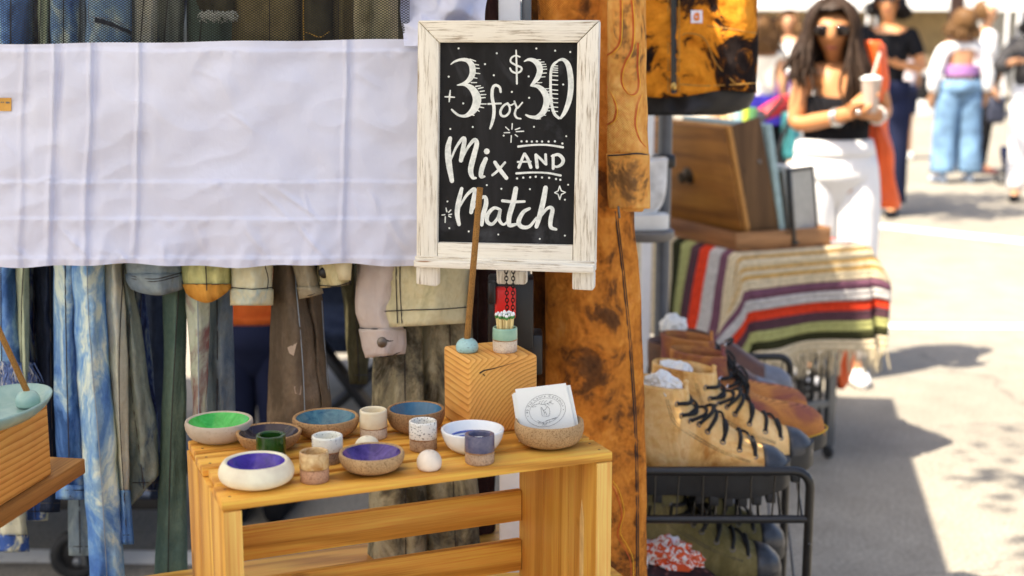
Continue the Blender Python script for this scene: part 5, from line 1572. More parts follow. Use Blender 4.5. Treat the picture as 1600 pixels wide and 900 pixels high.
# tray with a leaning wooden case, pictures and books
TT = lambda x, y, z: local(tt, x, y, TZ + .012 + z)
M_tray = wood('tray_wood', (.30, .135, .045, 1), (.22, .09, .03, 1), (.07, .025, .012, 1), 1, 8, .45, .5)
M_case = wood('case_wood', (.34, .15, .028, 1), (.25, .10, .02, 1), (.10, .035, .01, 1), 1, 7, .4, .5)
M_caseend = wood('case_end_wood', (.17, .092, .04, 1), (.13, .07, .03, 1), (.06, .03, .015, 1), 2, 8, .5, .4)
tr = thing('wooden_tray', 'shallow reddish brown tray on the striped blanket holding pictures', 'tray', TT(.012, .02, 0), TY)
tw, td, th_ = .365, .66, .062
for c_, s_, nm in (((tw / 2, td / 2, .005), (tw, td, .01), 'base'), ((tw / 2, .007, .036), (tw, .014, th_ - .01), 'front_board'), ((tw / 2, td - .007, .036), (tw, .014, th_ - .01), 'back_board'), ((.007, td / 2, .036), (.014, td - .029, th_ - .01), 'side_board'), ((tw - .007, td / 2, .036), (.014, td - .029, th_ - .01), 'side_board')):
    m = MB(); m.box(c_, s_, .0015); part(nm, m, M_tray if nm != 'front_board' else wood('tray_front_wood', (.42, .22, .10, 1), (.34, .17, .07, 1), (.15, .07, .03, 1), 0, 8, .5, .4), tr, True)
def leaning(name, label, cat_, x0, w, d0, d1, hgt, lean, mats, thick, group=None, extra=None):
    """a board standing in the tray, its foot at x0 and its top leaning toward -x"""
    o = thing(name, label, cat_, TT(.002 + x0, .02 - (.0 if 'grey picture' not in label else .0), .011), TY, group)
    mt = Matrix.Rotation(-lean, 3, 'Y')
    return o, mt
A = R(14)
o, mt = leaning('wooden_case', 'brown wooden drawer case with round dark knob tilted back in the tray', 'drawer', .075, 0, 0, 0, 0, A, None, 0)
ch_ = .40
m = MB(); m.box(mt @ V((-.012, .31, ch_ / 2)), (.012, .56, ch_), .002, mt); part('drawer_front', m, M_case, o, True)
m = MB(); m.box(mt @ V((.003, .31, ch_ / 2)), (.014, .575, ch_ + .01), .002, mt); part('pale_rim', m, wood('pale_rim_wood', (.62, .32, .10, 1), (.52, .26, .07, 1), (.3, .12, .03, 1), 2, 8, .5, .3), o, True)
m = MB(); m.box(mt @ V((.067, .035, ch_ / 2)), (.11, .016, ch_), .002, mt); part('end_panel', m, M_caseend, o, True)
m = MB(); m.box(mt @ V((.067, .585, ch_ / 2)), (.11, .016, ch_), .002, mt); part('end_panel', m, M_caseend, o, True)
m = MB(); m.box(mt @ V((.067, .31, .01)), (.108, .53, .014), .002, mt); part('floor_panel', m, M_caseend, o, True)
m = MB(); m.lathe([(.001, 0), (.030, 0), (.028, .006), (.016, .01), (.012, .018), (.020, .026), (.018, .034), (.001, .036)], V(), 24)
rot = mt @ Matrix.Rotation(R(-90), 3, 'Y')
m.v = [rot @ p + mt @ V((-.018, .30, .22)) for p in m.v]
part('knob', m, plain('dark_bronze', (.05, .035, .02, 1), .4, .2, metal=.7), o, True)
m = MB(); m.ball(mt @ V((.09, .026, .26)), .008, .006, .008); part('screw', m, M_metal, o, True)
M_tealb = plain('pale_teal_paint', (.30, .42, .42, 1), .6)
o, mt = leaning('picture_board', 'pale teal edged board leaning behind the drawer case', 'board', .205, 0, 0, 0, 0, R(11), None, 0)
m = MB(); m.box(mt @ V((0, .28, .20)), (.022, .52, .40), .002, mt); part('board', m, M_tealb, o, True)
M_frw = plain('white_frame_paint', (.70, .68, .62, 1), .5, .1)
for k, (x0, hh, lb) in enumerate(((.25, .26, 'narrow white picture frame leaning next to the teal board'), (.228, .25, 'grey picture in a thin black frame at the tray end'))):
    o, mt = leaning('framed_picture', lb, 'picture', x0, 0, 0, 0, 0, R(8), None, 0)
    if k == 0:
        for c_, s_ in (((0, .04, hh / 2), (.022, .022, hh)), ((0, .46, hh / 2), (.022, .022, hh)), ((0, .25, .011), (.022, .397, .022)), ((0, .25, hh - .011), (.022, .397, .022))):
            m = MB(); m.box(mt @ V(c_), s_, .002, mt); part('frame_bar', m, M_frw, o, True)
        m = MB(); m.box(mt @ V((0, .25, hh / 2)), (.006, .40, hh - .04), 0, mt); part('backing', m, plain('brown_backing', (.25, .18, .1, 1), .8), o, True)
    else:
        mr = Matrix.Rotation(R(-66), 3, 'Z') @ Matrix.Rotation(R(-7), 3, 'Y')
        for c_, s_ in (((0, 0.006, hh / 2), (.016, .012, hh)), ((0, .154, hh / 2), (.016, .012, hh)), ((0, .08, .006), (.016, .135, .012)), ((0, .08, hh - .006), (.016, .135, .012))):
            m = MB(); m.box(mr @ (V(c_) + V((0, -.01, 0))), s_, .001, mr); part('frame_bar', m, M_blackp, o, True)
        m = MB(); m.box(mr @ V((0.002, .07, hh / 2)), (.006, .14, hh - .02), 0, mr); pr = part('print', m, plain('grey_print', (.42, .40, .34, 1), .6, .1), o, True)
        m = MB()
        for i in range(4): m.tube([mr @ V((-.0025, .03 + .011 * i, .035)), mr @ V((-.0025, .036 + .011 * i, .048)), mr @ V((-.0025, .034 + .011 * i, .033))], .0016, 4)
        part('lettering', m, plain('violet_ink', (.12, .09, .3, 1), .7), pr, True)
random.seed(21)
bx = 0
for k, (c_, w_, h_) in enumerate((((.70, .62, .50, 1), .03, .30), ((.52, .36, .22, 1), .022, .31), ((.74, .52, .26, 1), .02, .315), ((.66, .58, .42, 1), .026, .32), ((.34, .52, .56, 1), .03, .325), ((.58, .70, .08, 1), .018, .335), ((.10, .26, .10, 1), .03, .30), ((.05, .06, .08, 1), .03, .29))):
    nmn = ('cream', 'brown', 'tan', 'beige', 'pale blue', 'lime green', 'dark green', 'black')[k]
    p = P(1108 + 11.5 * k, 200, 5.6)
    zb = 1.02 - .02
    o = thing('book', nmn + ' spined book standing upright in the row behind the drawer case', 'book', (p.x, 5.6, .85), TY, 'books in a row behind the drawer case')
    m = MB(); m.box((0, .08, h_ / 2), (w_ * .9, .16, h_ - .006), .001); part('pages', m, M_paper, o, True)
    m = MB(); m.box((0, -.002, h_ / 2), (w_, .006, h_), .002); m.box((-w_ / 2, .08, h_ / 2), (.003, .165, h_), 0); m.box((w_ / 2, .08, h_ / 2), (.003, .165, h_), 0)
    part('cover', m, plain('book_cover_%d' % k, c_, .5), o, True)
m = MB(); a = P(1170, 200, 5.6)
bs_ = thing('side_table', 'dark wooden side table carrying the row of books', 'table', (a.x, 5.68, 0), TY)
m = MB(); m.box((-.03, 0, .835), (.6, .3, .03), .003); part('tabletop', m, M_tray, bs_, True)
for x in (-.28, .22):
    for y in (-.12, .12):
        m = MB(); m.box((x, y, .41), (.03, .03, .82), .002); part('leg', m, M_tray, bs_, True)
# ================================================================== people
def skin(nodes, edges, sub=2):
    """nodes {name: (co, r)} -> one continuous skinned surface"""
    names = list(nodes)
    me = bpy.data.meshes.new('skin')
    me.from_pydata([tuple(nodes[k][0]) for k in names], [(names.index(a), names.index(b)) for a, b in edges], [])
    ob = bpy.data.objects.new('skin', me); C.objects.link(ob)
    md = ob.modifiers.new('s', 'SKIN'); md.use_smooth_shade = True
    sv = me.skin_vertices[0].data if me.skin_vertices else None
    if sv is None:
        me.attributes.new  # never reached: the modifier adds the layer
    for i, k in enumerate(names):
        r = nodes[k][1]
        sv[i].radius = r if isinstance(r, tuple) else (r, r)
        sv[i].use_root = (i == 0)
    s2 = ob.modifiers.new('u', 'SUBSURF'); s2.levels = sub; s2.render_levels = sub
    ev = ob.evaluated_get(bpy.context.evaluated_depsgraph_get())
    m2 = bpy.data.meshes.new_from_object(ev)
    vs = [v.co.copy() for v in m2.vertices]; fs = [tuple(p.vertices) for p in m2.polygons]
    bpy.data.objects.remove(ob); bpy.data.meshes.remove(m2)
    return vs, fs

def skin_add(m, nodes, edges, sub=2, mi=0, wide=None):
    vs, fs = skin(nodes, edges, sub)
    if wide: vs = [wide(v) for v in vs]
    m.add(vs, fs, mi)

M_skin = {}
def skinmat(c):
    if c not in M_skin: M_skin[c] = plain('skin_tone_%d' % len(M_skin), c, .5, .08, 12)
    return M_skin[c]
SK1, SK2, SK3 = (.50, .22, .085, 1), (.52, .27, .14, 1), (.30, .14, .06, 1)
M_hair = {n_: plain(n_ + '_hair', c_, .6, .4, 60, .25) for n_, c_ in (('dark', (.032, .017, .009, 1)), ('brown', (.13, .065, .022, 1)), ('black', (.010, .008, .008, 1)))}
M_eye = plain('dark_eye', (.02, .012, .01, 1), .2)
M_lip = plain('lip', (.38, .10, .08, 1), .45)
M_denimfar = plain('light_blue_denim', (.13, .235, .37, 1), .85, .45, 9)
M_whitecl = plain('white_cotton', (.84, .83, .81, 1), .85, .04, 8)
M_blackcl = plain('black_cotton', (.009, .009, .011, 1), .9, .2, 8, .15)
M_navycl = plain('navy_cotton', (.012, .016, .042, 1), .9, .2, 8, .15)

BASE = dict(pel=((0, 0, .93), .125), wai=((0, 0, 1.06), .105), che=((0, 0, 1.21), .115), uch=((0, .01, 1.335), .085), nek=((0, .025, 1.425), .038), jaw=((0, -.030, 1.505), .050), hed=((0, .0, 1.58), .098), top=((0, .008, 1.635), .066),
            nos=((0, -.105, 1.545), .014),
            shl=((.165, 0, 1.345), .055), ell=((.215, .01, 1.08), .042), wrl=((.215, -.06, .85), .028), hal=((.215, -.085, .785), .030),
            shr=((-.165, 0, 1.345), .055), elr=((-.215, .01, 1.08), .042), wrr=((-.215, -.06, .85), .028), har=((-.215, -.085, .785), .030),
            hil=((.090, 0, .87), .105), knl=((.10, -.015, .49), .060), anl=((.10, .02, .09), .042), tol=((.11, -.12, .035), .034),
            hir=((-.090, 0, .87), .105), knr=((-.10, -.015, .49), .060), anr=((-.10, .02, .09), .042), tor=((-.11, -.12, .035), .034))
EDG = [('pel', 'wai'), ('wai', 'che'), ('che', 'uch'), ('uch', 'nek'), ('nek', 'jaw'), ('jaw', 'hed'), ('hed', 'top'), ('uch', 'shl'), ('shl', 'ell'), ('ell', 'wrl'), ('wrl', 'hal'),
       ('uch', 'shr'), ('shr', 'elr'), ('elr', 'wrr'), ('wrr', 'har'), ('pel', 'hil'), ('hil', 'knl'), ('knl', 'anl'), ('anl', 'tol'), ('pel', 'hir'), ('hir', 'knr'), ('knr', 'anr'), ('anr', 'tor')]

class Human:
    def __init__(s, label, loc, rz=0, ht=1.65, skin_c=SK2, over=None, group=None, world=None, spread=0):
        k = ht / 1.69
        s.k = k
        s.o = thing('person', label, 'person', loc, rz, group)
        s.J = {n_: [V(c) * k, r * k] for n_, (c, r) in BASE.items()}
        for n_, c in (over or {}).items():
            s.J[n_][0] = V(c) * k
        inv = TM[s.o].inverted()
        for n_, c in (world or {}).items():
            if len(c) == 2: s.J[n_] = [inv @ c[0], c[1]]
            else: s.J[n_][0] = inv @ V(c)
        s.skin = skinmat(skin_c)
    def wide(s, v):
        z = v.z / s.k
        J = s.J
        return v
    def body(s, fingers=True):
        nodes = {n_: (tuple(c), r) for n_, (c, r) in s.J.items()}
        # torso is wider than deep
        for n_, f_, g_ in (('pel', 1.18, .86), ('wai', 1.12, .86), ('che', 1.22, .86)):
            r = s.J[n_][1]; nodes[n_] = (nodes[n_][0], (r * f_, r * g_))
        E = list(EDG)
        if fingers:
            for sd in 'lr':
                h, w = s.J['ha' + sd][0], s.J['wr' + sd][0]
                d = (h - w).normalized()
                a = d.cross(V((0, 0, 1)));
                if a.length < .2: a = d.cross(V((0, 1, 0)))
                a.normalize(); b = a.cross(d)
                if getattr(s, 'palm', None): b = s.palm[sd]; a = d.cross(b).normalized()
                curl = getattr(s, 'curl', .35)
                for i, (off, ln) in enumerate(((-.030, .062), (-.010, .074), (.011, .070), (.030, .054))):
                    p0 = h + a * off * s.k * .9 + d * .020 * s.k
                    p1 = p0 + (d * (1 - curl * .4) + b * curl * .8) * ln * .55 * s.k
                    p2 = p1 + (d * (1 - curl * 1.3) + b * curl * 1.5) * ln * .5 * s.k
                    for j, p in enumerate((p0, p1, p2)): nodes['f%s%d%d' % (sd, i, j)] = (tuple(p), (.0105, .0095, .008)[j] * s.k)
                    E += [('ha' + sd, 'f%s%d0' % (sd, i)), ('f%s%d0' % (sd, i), 'f%s%d1' % (sd, i)), ('f%s%d1' % (sd, i), 'f%s%d2' % (sd, i))]
                sg_ = -1 if sd == 'l' else 1
                p0 = w.lerp(h, .45) + a * sg_ * .030 * s.k; p1 = p0 + (d * .7 + a * sg_ * .5 + b * .4) * .040 * s.k; p2 = p1 + (d + b * .5) * .024 * s.k
                for j, p in enumerate((p0, p1, p2)): nodes['t%s%d' % (sd, j)] = (tuple(p), (.013, .0115, .0095)[j] * s.k)
                E += [('wr' + sd, 't%s0' % sd), ('t%s0' % sd, 't%s1' % sd), ('t%s1' % sd, 't%s2' % sd)]
        nose = nodes.pop('nos')
        m = MB(); skin_add(m, nodes, E, getattr(s, 'lev', 2))
        h0, j0 = s.J['hed'][0], s.J['jaw'][0]
        np_ = V(nose[0]); fd = (np_ - h0).normalized(); ud = (s.J['top'][0] - j0).normalized()
        tipc = h0 + fd * s.J['hed'][1] * .82 - ud * .012
        for i, p in enumerate(m.v):                               # raise a nose, hollow the eye sockets
            g_ = (p - tipc)
            if g_.length < .08 and g_.dot(fd) > -.05:
                r2 = (g_ - fd * g_.dot(fd)); u_ = r2.dot(ud); w_ = r2.length_squared - u_ * u_
                m.v[i] = p + fd * .022 * math.exp(-w_ / .00022 - (u_ - .004) ** 2 / .0009)
        part('body', m, s.skin, s.o, True, ang=0)
        h, j, n_ = s.J['hed'][0], s.J['jaw'][0], s.J['nos'][0]
        fw = (n_ - h); up = (s.J['top'][0] - j).normalized(); fw = (fw - up * fw.dot(up)).normalized(); rt = fw.cross(up)
        s.fw, s.up, s.rt = fw, up, rt
        R_ = s.J['hed'][1]
        m = MB()
        for sg_ in (1, -1): m.ball(h + fw * R_ * .88 + rt * sg_ * R_ * .40 + up * R_ * .02, .013 * s.k)
        if not getattr(s, 'shades', False): part('eyes', m, M_eye, s.o, True)
        m = MB(); c = j + fw * s.J['jaw'][1] * .96 + up * .004
        m.ball(c, .023 * s.k, .008 * s.k, .008 * s.k, 12, 6, mat=Matrix((rt, fw, up)).transposed()); part('mouth', m, M_lip, s.o, True)
        m = MB()
        for sg_ in (1, -1): m.ball(h + rt * sg_ * R_ * .93 - up * R_ * .15, .010 * s.k, .019 * s.k, .030 * s.k, 10, 6, mat=Matrix((rt, fw, up)).transposed())
        part('ears', m, s.skin, s.o, True)
        return s
    def cloth(s, name, keys, edges, mt, grow=.014, radii=None, sub=2):
        nodes = {}
        for q in keys:
            if isinstance(q, tuple): a, b, t, nm = q; nodes[nm] = (tuple(s.J[a][0].lerp(s.J[b][0], t)), lerp(s.J[a][1], s.J[b][1], t) + grow)
            else:
                r = s.J[q][1] + grow
                nodes[q] = (tuple(s.J[q][0]), r)
        for n_, r in (radii or {}).items(): nodes[n_] = (nodes[n_][0], r * s.k if not isinstance(r, tuple) else tuple(x * s.k for x in r))
        for n_, f_, g_ in (('pel', 1.18, .90), ('wai', 1.14, .90), ('che', 1.2, .88)):
            if n_ in nodes and not isinstance(nodes[n_][1], tuple): nodes[n_] = (nodes[n_][0], (nodes[n_][1] * f_, nodes[n_][1] * g_))
        m = MB(); skin_add(m, nodes, edges, sub)
        return part(name, m, mt, s.o, True, ang=0)
    def shirt(s, mt, sleeve=.55, name='shirt', grow=.016, low=True):
        keys = ['che', 'wai', 'uch', 'shl', 'shr', ('shl', 'ell', min(sleeve, 1), 'sl1'), ('shr', 'elr', min(sleeve, 1), 'sr1')]
        E = [('che', 'wai'), ('che', 'uch'), ('uch', 'shl'), ('uch', 'shr'), ('shl', 'sl1'), ('shr', 'sr1')]
        if low: keys += [('wai', 'pel', 1.0, 'hem')]; E += [('wai', 'hem')]
        if sleeve > 1:
            keys += [('ell', 'wrl', sleeve - 1, 'sl2'), ('elr', 'wrr', sleeve - 1, 'sr2')]; E += [('sl1', 'sl2'), ('sr1', 'sr2')]
        return s.cloth(name, keys, E, mt, grow, {'hem': (.165, .128)} if low else None)
    def pants(s, mt, ln=1.0, grow=.02, name='trousers', radii=None):
        """waist, hips and two legs as one lofted garment"""
        rd = {'hip': (.165 + grow, .125 + grow), 'thigh': .088 + grow, 'knee': .064 + grow, 'hem': .058 + grow}
        rd.update(radii or {})
        k = s.k
        pel, wai = s.J['pel'][0], s.J['wai'][0]
        m = MB()
        crl = (s.J['hil'][0] + s.J['hir'][0]) / 2 - V((0, 0, .06 * k))
        rs = []
        for t, f_ in ((-.62, .88), (-.60, .91), (0, 1.0), (.25, .98), (.5, .86), (.75, .74), (1.1, .62), (1.6, .40)):
            c = pel.lerp(wai, -t) if t < 0 else pel.lerp(crl, t)
            rs.append([c + V((rd['hip'][0] * k * f_ * math.cos(a), rd['hip'][1] * k * f_ * math.sin(a), 0)) for a in [2 * math.pi * i / 28 for i in range(28)]])
        m.rings(rs, cap0=True, cap1=True)
        if name != 'skirt':
            for sd in 'lr':
                h_, kn, an = (s.J[q + sd][0] for q in ('hi', 'kn', 'an'))
                h2 = h_ + V((0, 0, .115 * k))
                path = []
                for i in range(9): path.append((h2.lerp(kn, i / 8), lerp(rd['thigh'], rd['knee'], (i / 8) ** .7)))
                for i in range(1, 9): path.append((kn.lerp(an, i / 8 * .96), lerp(rd['knee'], rd['hem'], i / 8)))
                path = path[:max(3, int(len(path) * ln))]
                rs = []
                for j, (c, r) in enumerate(path):
                    r *= (.70, .84, .95)[j] if j < 3 else 1
                    rs.append([c + V((r * k * math.cos(a), r * k * math.sin(a), 0)) * (1 + .05 * noise.noise(V((math.cos(a) * 1.5, math.sin(a) * 1.5 + (sd == 'l') * 7, j * .8)))) for a in [2 * math.pi * i / 20 for i in range(20)]])
                m.rings(rs, cap0=True, cap1=True)
        else:
            an = (s.J['anl'][0] + s.J['anr'][0]) / 2
            rs = []
            for i in range(10):
                t = i / 9 * ln
                c = pel.lerp(an, t)
                rs.append([c + V((lerp(.19, .26, t) * k * math.cos(a), lerp(.15, .22, t) * k * math.sin(a), 0)) * (1 + .06 * t * math.sin(a * 7)) for a in [2 * math.pi * q / 40 for q in range(40)]])
            m.rings(rs, cap0=True, cap1=True)
        return part(name, m, mt, s.o, True, ang=0)
    def shoes(s, mt):
        for sd in 'lr':
            a, t = s.J['an' + sd][0], s.J['to' + sd][0]
            d = V((t.x - a.x, t.y - a.y, 0)).normalized()
            m = MB()
            rs = []
            sd_ = V((-d.y, d.x, 0))
            for f_, w, h0 in ((-.062, .020, .05), (-.055, .036, .09), (0, .042, .11), (.06, .046, .085), (.13, .050, .066), (.19, .040, .052), (.215, .016, .035)):
                c = V((a.x, a.y, 0)) + d * f_
                rs.append([c + sd_ * w * math.cos(q) + V((0, 0, max(0.0, h0 * .5 + h0 * .5 * math.sin(q)))) for q in [2 * math.pi * i / 14 for i in range(14)]])
            m.rings(rs, cap0=True, cap1=True); part('shoe', m, mt, s.o, True, ang=0)
    def hair(s, mt, length=0, back=.018, n=60, seed=0, vol=1.14):
        h, R_ = s.J['hed'][0], s.J['hed'][1]
        fw, up, rt = s.fw, s.up, s.rt
        m = MB()
        c = h + up * R_ * .12 - fw * back * s.k
        B_ = Matrix((rt, fw, up)).transposed()
        bm = bmesh.new(); bmesh.ops.create_icosphere(bm, subdivisions=4, radius=1)
        kill = [v for v in bm.verts if (v.co.y > .12 and v.co.z < .66 + .1 * abs(v.co.x)) or v.co.z < -.72]
        bmesh.ops.delete(bm, geom=kill, context='VERTS')
        bm.verts.index_update()
        vs = []
        for v in bm.verts:
            k = R_ * vol * (1 + .07 * noise.noise(v.co * 3 + V((seed, 0, 0))) + .03 * noise.noise(v.co * 9))
            vs.append(c + B_ @ V((v.co.x * k * .98, v.co.y * k * 1.08, v.co.z * k * 1.06)))
        m.add(vs, [tuple(v.index for v in f.verts) for f in bm.faces]); bm.free()
        rn = random.Random(seed)
        if length:
            cc2 = h + up * R_ * .02
            for i in range(n * 3):
                sg_ = 1 if i % 2 else -1
                psi = R(lerp(52, 178, rn.random() ** .8))
                ln_ = length if not isinstance(length, tuple) else length[0 if sg_ < 0 else 1]
                L_ = ln_ * s.k * lerp(.65, 1.05, rn.random())
                rad_ = R_ * lerp(1.04, 1.20, rn.random())
                az = fw * math.cos(psi) + rt * sg_ * math.sin(psi)
                pts = []
                for ph in (6, 30, 55, 78, 95):
                    pts.append(cc2 + (up * math.cos(R(ph)) * 1.08 + az * math.sin(R(ph))) * rad_)
                st = pts[-1]
                w1, w2, wa = rn.uniform(0, 6), rn.uniform(0, 6), rn.uniform(.008, .028)
                drift = rt * sg_ * rn.uniform(-.03, .07) + fw * (rn.uniform(.0, .06) if psi < R(90) else rn.uniform(-.03, .0))
                for j in range(1, 8):
                    t = j / 7
                    pts.append(st + drift * math.sin(t * math.pi / 2) * s.k - V((0, 0, 1)) * L_ * t + rt * wa * math.sin(6 * t + w1) * t + fw * wa * math.sin(7 * t + w2) * t)
                m.tube(pts, [.004, .007, .008, .009, .009, .009, .009, .0085, .008, .007, .005, .001], 5)
        part('hair', m, mt, s.o, True, ang=0)
        return s

# --- the woman in front -------------------------------------------------
YW = 5.6
wp = P(1303, 300, YW)
pw_ = lambda x, y, dy=0: P(x, y, YW + dy)
wj = dict(pel=(pw_(1302, 268), .132), wai=(pw_(1306, 214), .105), che=(pw_(1308, 160), .112), uch=(pw_(1310, 122, .01), .078), nek=(pw_(1307, 104, .03), .034), jaw=(pw_(1300, 71, -.050), .044), hed=(pw_(1300, 42, -.055), .092), top=(pw_(1301, 20, -.085), .066), nos=(pw_(1299, 60, -.155), .013),
          shr=(pw_(1258, 116), .052), elr=(pw_(1243, 196, -.02), .044), wrr=(pw_(1318, 181, -.20), .029), har=(pw_(1345, 160, -.22), .026),
          shl=(pw_(1364, 112), .050), ell=(pw_(1381, 178, .0), .040), wrl=(pw_(1368, 181, -.14), .028), hal=(pw_(1352, 176, -.20), .026))
w = Human('woman in black tube top and white trousers looking down at the drink in her hands', (wp.x, YW, 0), 0, 1.66, SK1, world=wj)
w.lev = 3; w.shades = True
w.palm = {'r': V((.3, -.2, .4)).normalized(), 'l': V((-.5, -.3, .3)).normalized()}
w.body()
w.hair(M_hair['dark'], (.37, .22), .012, 130, 3, 1.10)
m = MB()
rs = []
for py, rx, ry in ((153, .146, .112), (156, .149, .116), (175, .146, .118), (198, .136, .110), (214, .134, .108), (216, .130, .104)):
    c = pw_(lerp(1308, 1306, (py - 153) / 62), py, -.004)
    rs.append([c + V((rx * math.cos(a), ry * math.sin(a) * (1.12 if math.sin(a) < 0 else 1), .012 * abs(math.cos(a)) * (1 if py < 160 else 0))) for a in [2 * math.pi * i / 36 for i in range(36)]])
m.rings(rs, cap0=True, cap1=True); part('tube_top', m, M_blackcl, w.o, ang=0)
m = MB()
c0 = w.J['hed'][0]; fw, up, rt = w.fw, w.up, w.rt
B_ = Matrix((rt, fw, up)).transposed()
for sg_ in (1, -1):
    m.ball(c0 + fw * .073 + rt * sg_ * .035 + up * .004, .034, .010, .025, 18, 8, mat=B_)
    m.tube([c0 + fw * .066 + rt * sg_ * .066 + up * .008, c0 + rt * sg_ * .082 + up * .006, c0 - fw * .03 + rt * sg_ * .082], .003, 6)
m.tube([c0 + fw * .080 - rt * .012 + up * .008, c0 + fw * .083 + up * .010, c0 + fw * .080 + rt * .012 + up * .008], .003, 6)
part('sunglasses', m, plain('dark_lens', (.012, .008, .007, 1), .12), w.o, True)
w.pants(M_whitecl, 1.0, .022, radii={'hip': (.172, .138), 'thigh': .114, 'knee': .092, 'hem': .085})
m = MB()
for py, rx in ((219, .145), (228, .148)):
    pass
rs = []
for py, rx, ry in ((216, .150, .118), (217, .157, .125), (238, .170, .138), (241, .164, .132)):
    c = pw_(1304, py)
    rs.append([c + V((rx * math.cos(a), ry * math.sin(a), 0)) for a in [2 * math.pi * i / 36 for i in range(36)]])
m.rings(rs, cap0=True, cap1=True); part('waistband', m, M_whitecl, w.o, ang=0)
w.shoes(M_whitecl)
m = MB()
for (a, b, t) in (('wrr', 'elr', .10), ('wrr', 'elr', .17)):
    c = w.J[a][0].lerp(w.J[b][0], t); ax = w.J[b][0] - w.J[a][0]; m.torus(c, .033, .006, ax, 20, 8)
part('bracelet', m, M_silver, w.o, True)
m = MB(); c = w.J['wrl'][0].lerp(w.J['ell'][0], .16); m.torus(c, .032, .008, w.J['ell'][0] - w.J['wrl'][0], 20, 8); part('watch', m, M_paper, w.o, True)
m = MB(); m.ball(w.J['har'][0] + V((-.02, -.045, -.035)), .010); part('ring', m, M_silver, w.o, True)
# her cup
cp = thing('drink_cup', 'clear plastic iced drink cup with straw held by the woman', 'cup', pw_(1359, 176, -.23))
c = pw_(1359, 176, -.235)
m = MB(); m.lathe([(.001, 0), (.027, 0), (.028, .003), (.039, .125), (.0405, .128), (.039, .131), (.001, .132)], c, 28); 
t = NT('cloudy_plastic'); t.b.inputs['Transmission Weight'].default_value = .35; t.out((.80, .66, .55, 1), .25)
part('cup_body', m, t.mat, cp)
m = MB(); m.lathe([(.001, .146), (.024, .146), (.032, .140), (.042, .136), (.043, .130), (.040, .130)], c, 28); part('lid', m, M_paper, cp)
m = MB(); m.tube([c + V((0, 0, .05)), c + V((.004, 0, .14)), c + V((.032, .01, .235))], .0062, 8); part('straw', m, plain('pink_straw', (.80, .50, .42, 1), .4), cp)
# her orange bag
tg = thing('tote_bag', 'bright orange tote bag hanging from the woman shoulder', 'bag', P(1384, 324, YW + .12))
dT = Drape([(150, 1352, 1384, -.02), (190, 1353, 1386), (235, 1356, 1396), (290, 1366, 1403), (318, 1370, 1405), (325, 1373, 1404)], YW + .13, .06, ((1.3, .016, 1), (2.6, .008, 0)), .015, 71)
part('bag_body', dT.mesh(), M_org, tg, ang=0)
dH = Drape([(63, 1346, 1376), (70, 1345, 1385), (95, 1350, 1387), (130, 1358, 1388), (158, 1355, 1386)], YW - .012, .055, ((1.6, .008, 1),), .010, 72)
part('shoulder_loop', dH.mesh(), M_org, tg, ang=0)

# --- people further away -------------------------------------------------
GP = 'people strolling through the market'
def at_(px, Y): return (P(px, 61, Y).x, Y, 0)
h = Human('man in black t-shirt and navy trousers wearing sunglasses behind the woman', at_(1387, 11.0), R(-28), 1.84, SK1, dict(ell=(.27, -.02, 1.10), wrl=(.16, -.24, 1.13), hal=(.10, -.28, 1.15), elr=(-.25, .0, 1.10), wrr=(-.14, -.22, 1.12), har=(-.08, -.27, 1.14)), GP)
h.shades = True; h.body().hair(M_hair['black'], .10, .02, 40, 5); h.shirt(M_blackcl, .7); h.pants(M_navycl, 1, .03); h.shoes(M_blackcl)
m = MB(); c0, fw, up, rt = h.J['hed'][0], h.fw, h.up, h.rt; B_ = Matrix((rt, fw, up)).transposed()
for sg_ in (1, -1): m.ball(c0 + fw * .086 + rt * sg_ * .036, .036, .012, .026, 14, 6, mat=B_); m.tube([c0 + fw * .07 + rt * sg_ * .07, c0 + rt * sg_ * .092 - fw * .02], .004, 6)
part('sunglasses', m, bpy.data.materials['dark_lens'], h.o, True)
h = Human('person in pale pink top and navy shorts walking away behind the man in black', at_(1417, 16.2), R(200), 1.50, SK2, dict(tol=(.11, -.13, .035)), GP)
h.body().hair(M_hair['black'], .10, .02, 30, 6); h.shirt(plain('pale_pink_cotton', (.80, .70, .70, 1), .85, .04), .6); h.pants(M_navycl, .42, .035, 'shorts'); h.shoes(M_whitecl)
h = Human('woman seen from behind in light wide jeans and white cardigan', at_(1504, 13.6), R(184), 1.72, SK2, dict(ell=(.27, .03, 1.08), wrl=(.27, .0, .86), hal=(.265, -.02, .80), elr=(-.27, .03, 1.08), wrr=(-.27, .0, .86), har=(-.265, -.02, .80), knl=(.12, -.01, .49), knr=(-.12, -.01, .49), anl=(.14, .03, .09), anr=(-.14, .03, .09), tol=(.16, -.1, .035), tor=(-.16, -.1, .035)), GP)
h.body().hair(M_hair['brown'], .16, .03, 60, 8, 1.22)
h.pants(M_denimfar, 1, .03, 'jeans', {'hip': (.225, .16), 'thigh': .135, 'knee': .120, 'hem': .125})
h.cloth('cardigan', ['uch', 'shl', 'shr', ('shl', 'ell', .5, 'a'), ('shr', 'elr', .5, 'b'), 'ell', 'elr', ('ell', 'wrl', .9, 'c'), ('elr', 'wrr', .9, 'd'), ('uch', 'che', .55, 'bk')], [('uch', 'shl'), ('uch', 'shr'), ('shl', 'a'), ('shr', 'b'), ('a', 'ell'), ('b', 'elr'), ('ell', 'c'), ('elr', 'd'), ('uch', 'bk')], M_whitecl, .03, {'bk': (.19, .12)})
m = MB()
rs = []
for z, rx, ry in ((1.055, .165, .12), (1.06, .172, .127), (1.15, .178, .13), (1.155, .172, .125)):
    rs.append([V((rx * math.cos(a) * h.k, ry * math.sin(a) * h.k, z * h.k)) for a in [2 * math.pi * i / 32 for i in range(32)]])
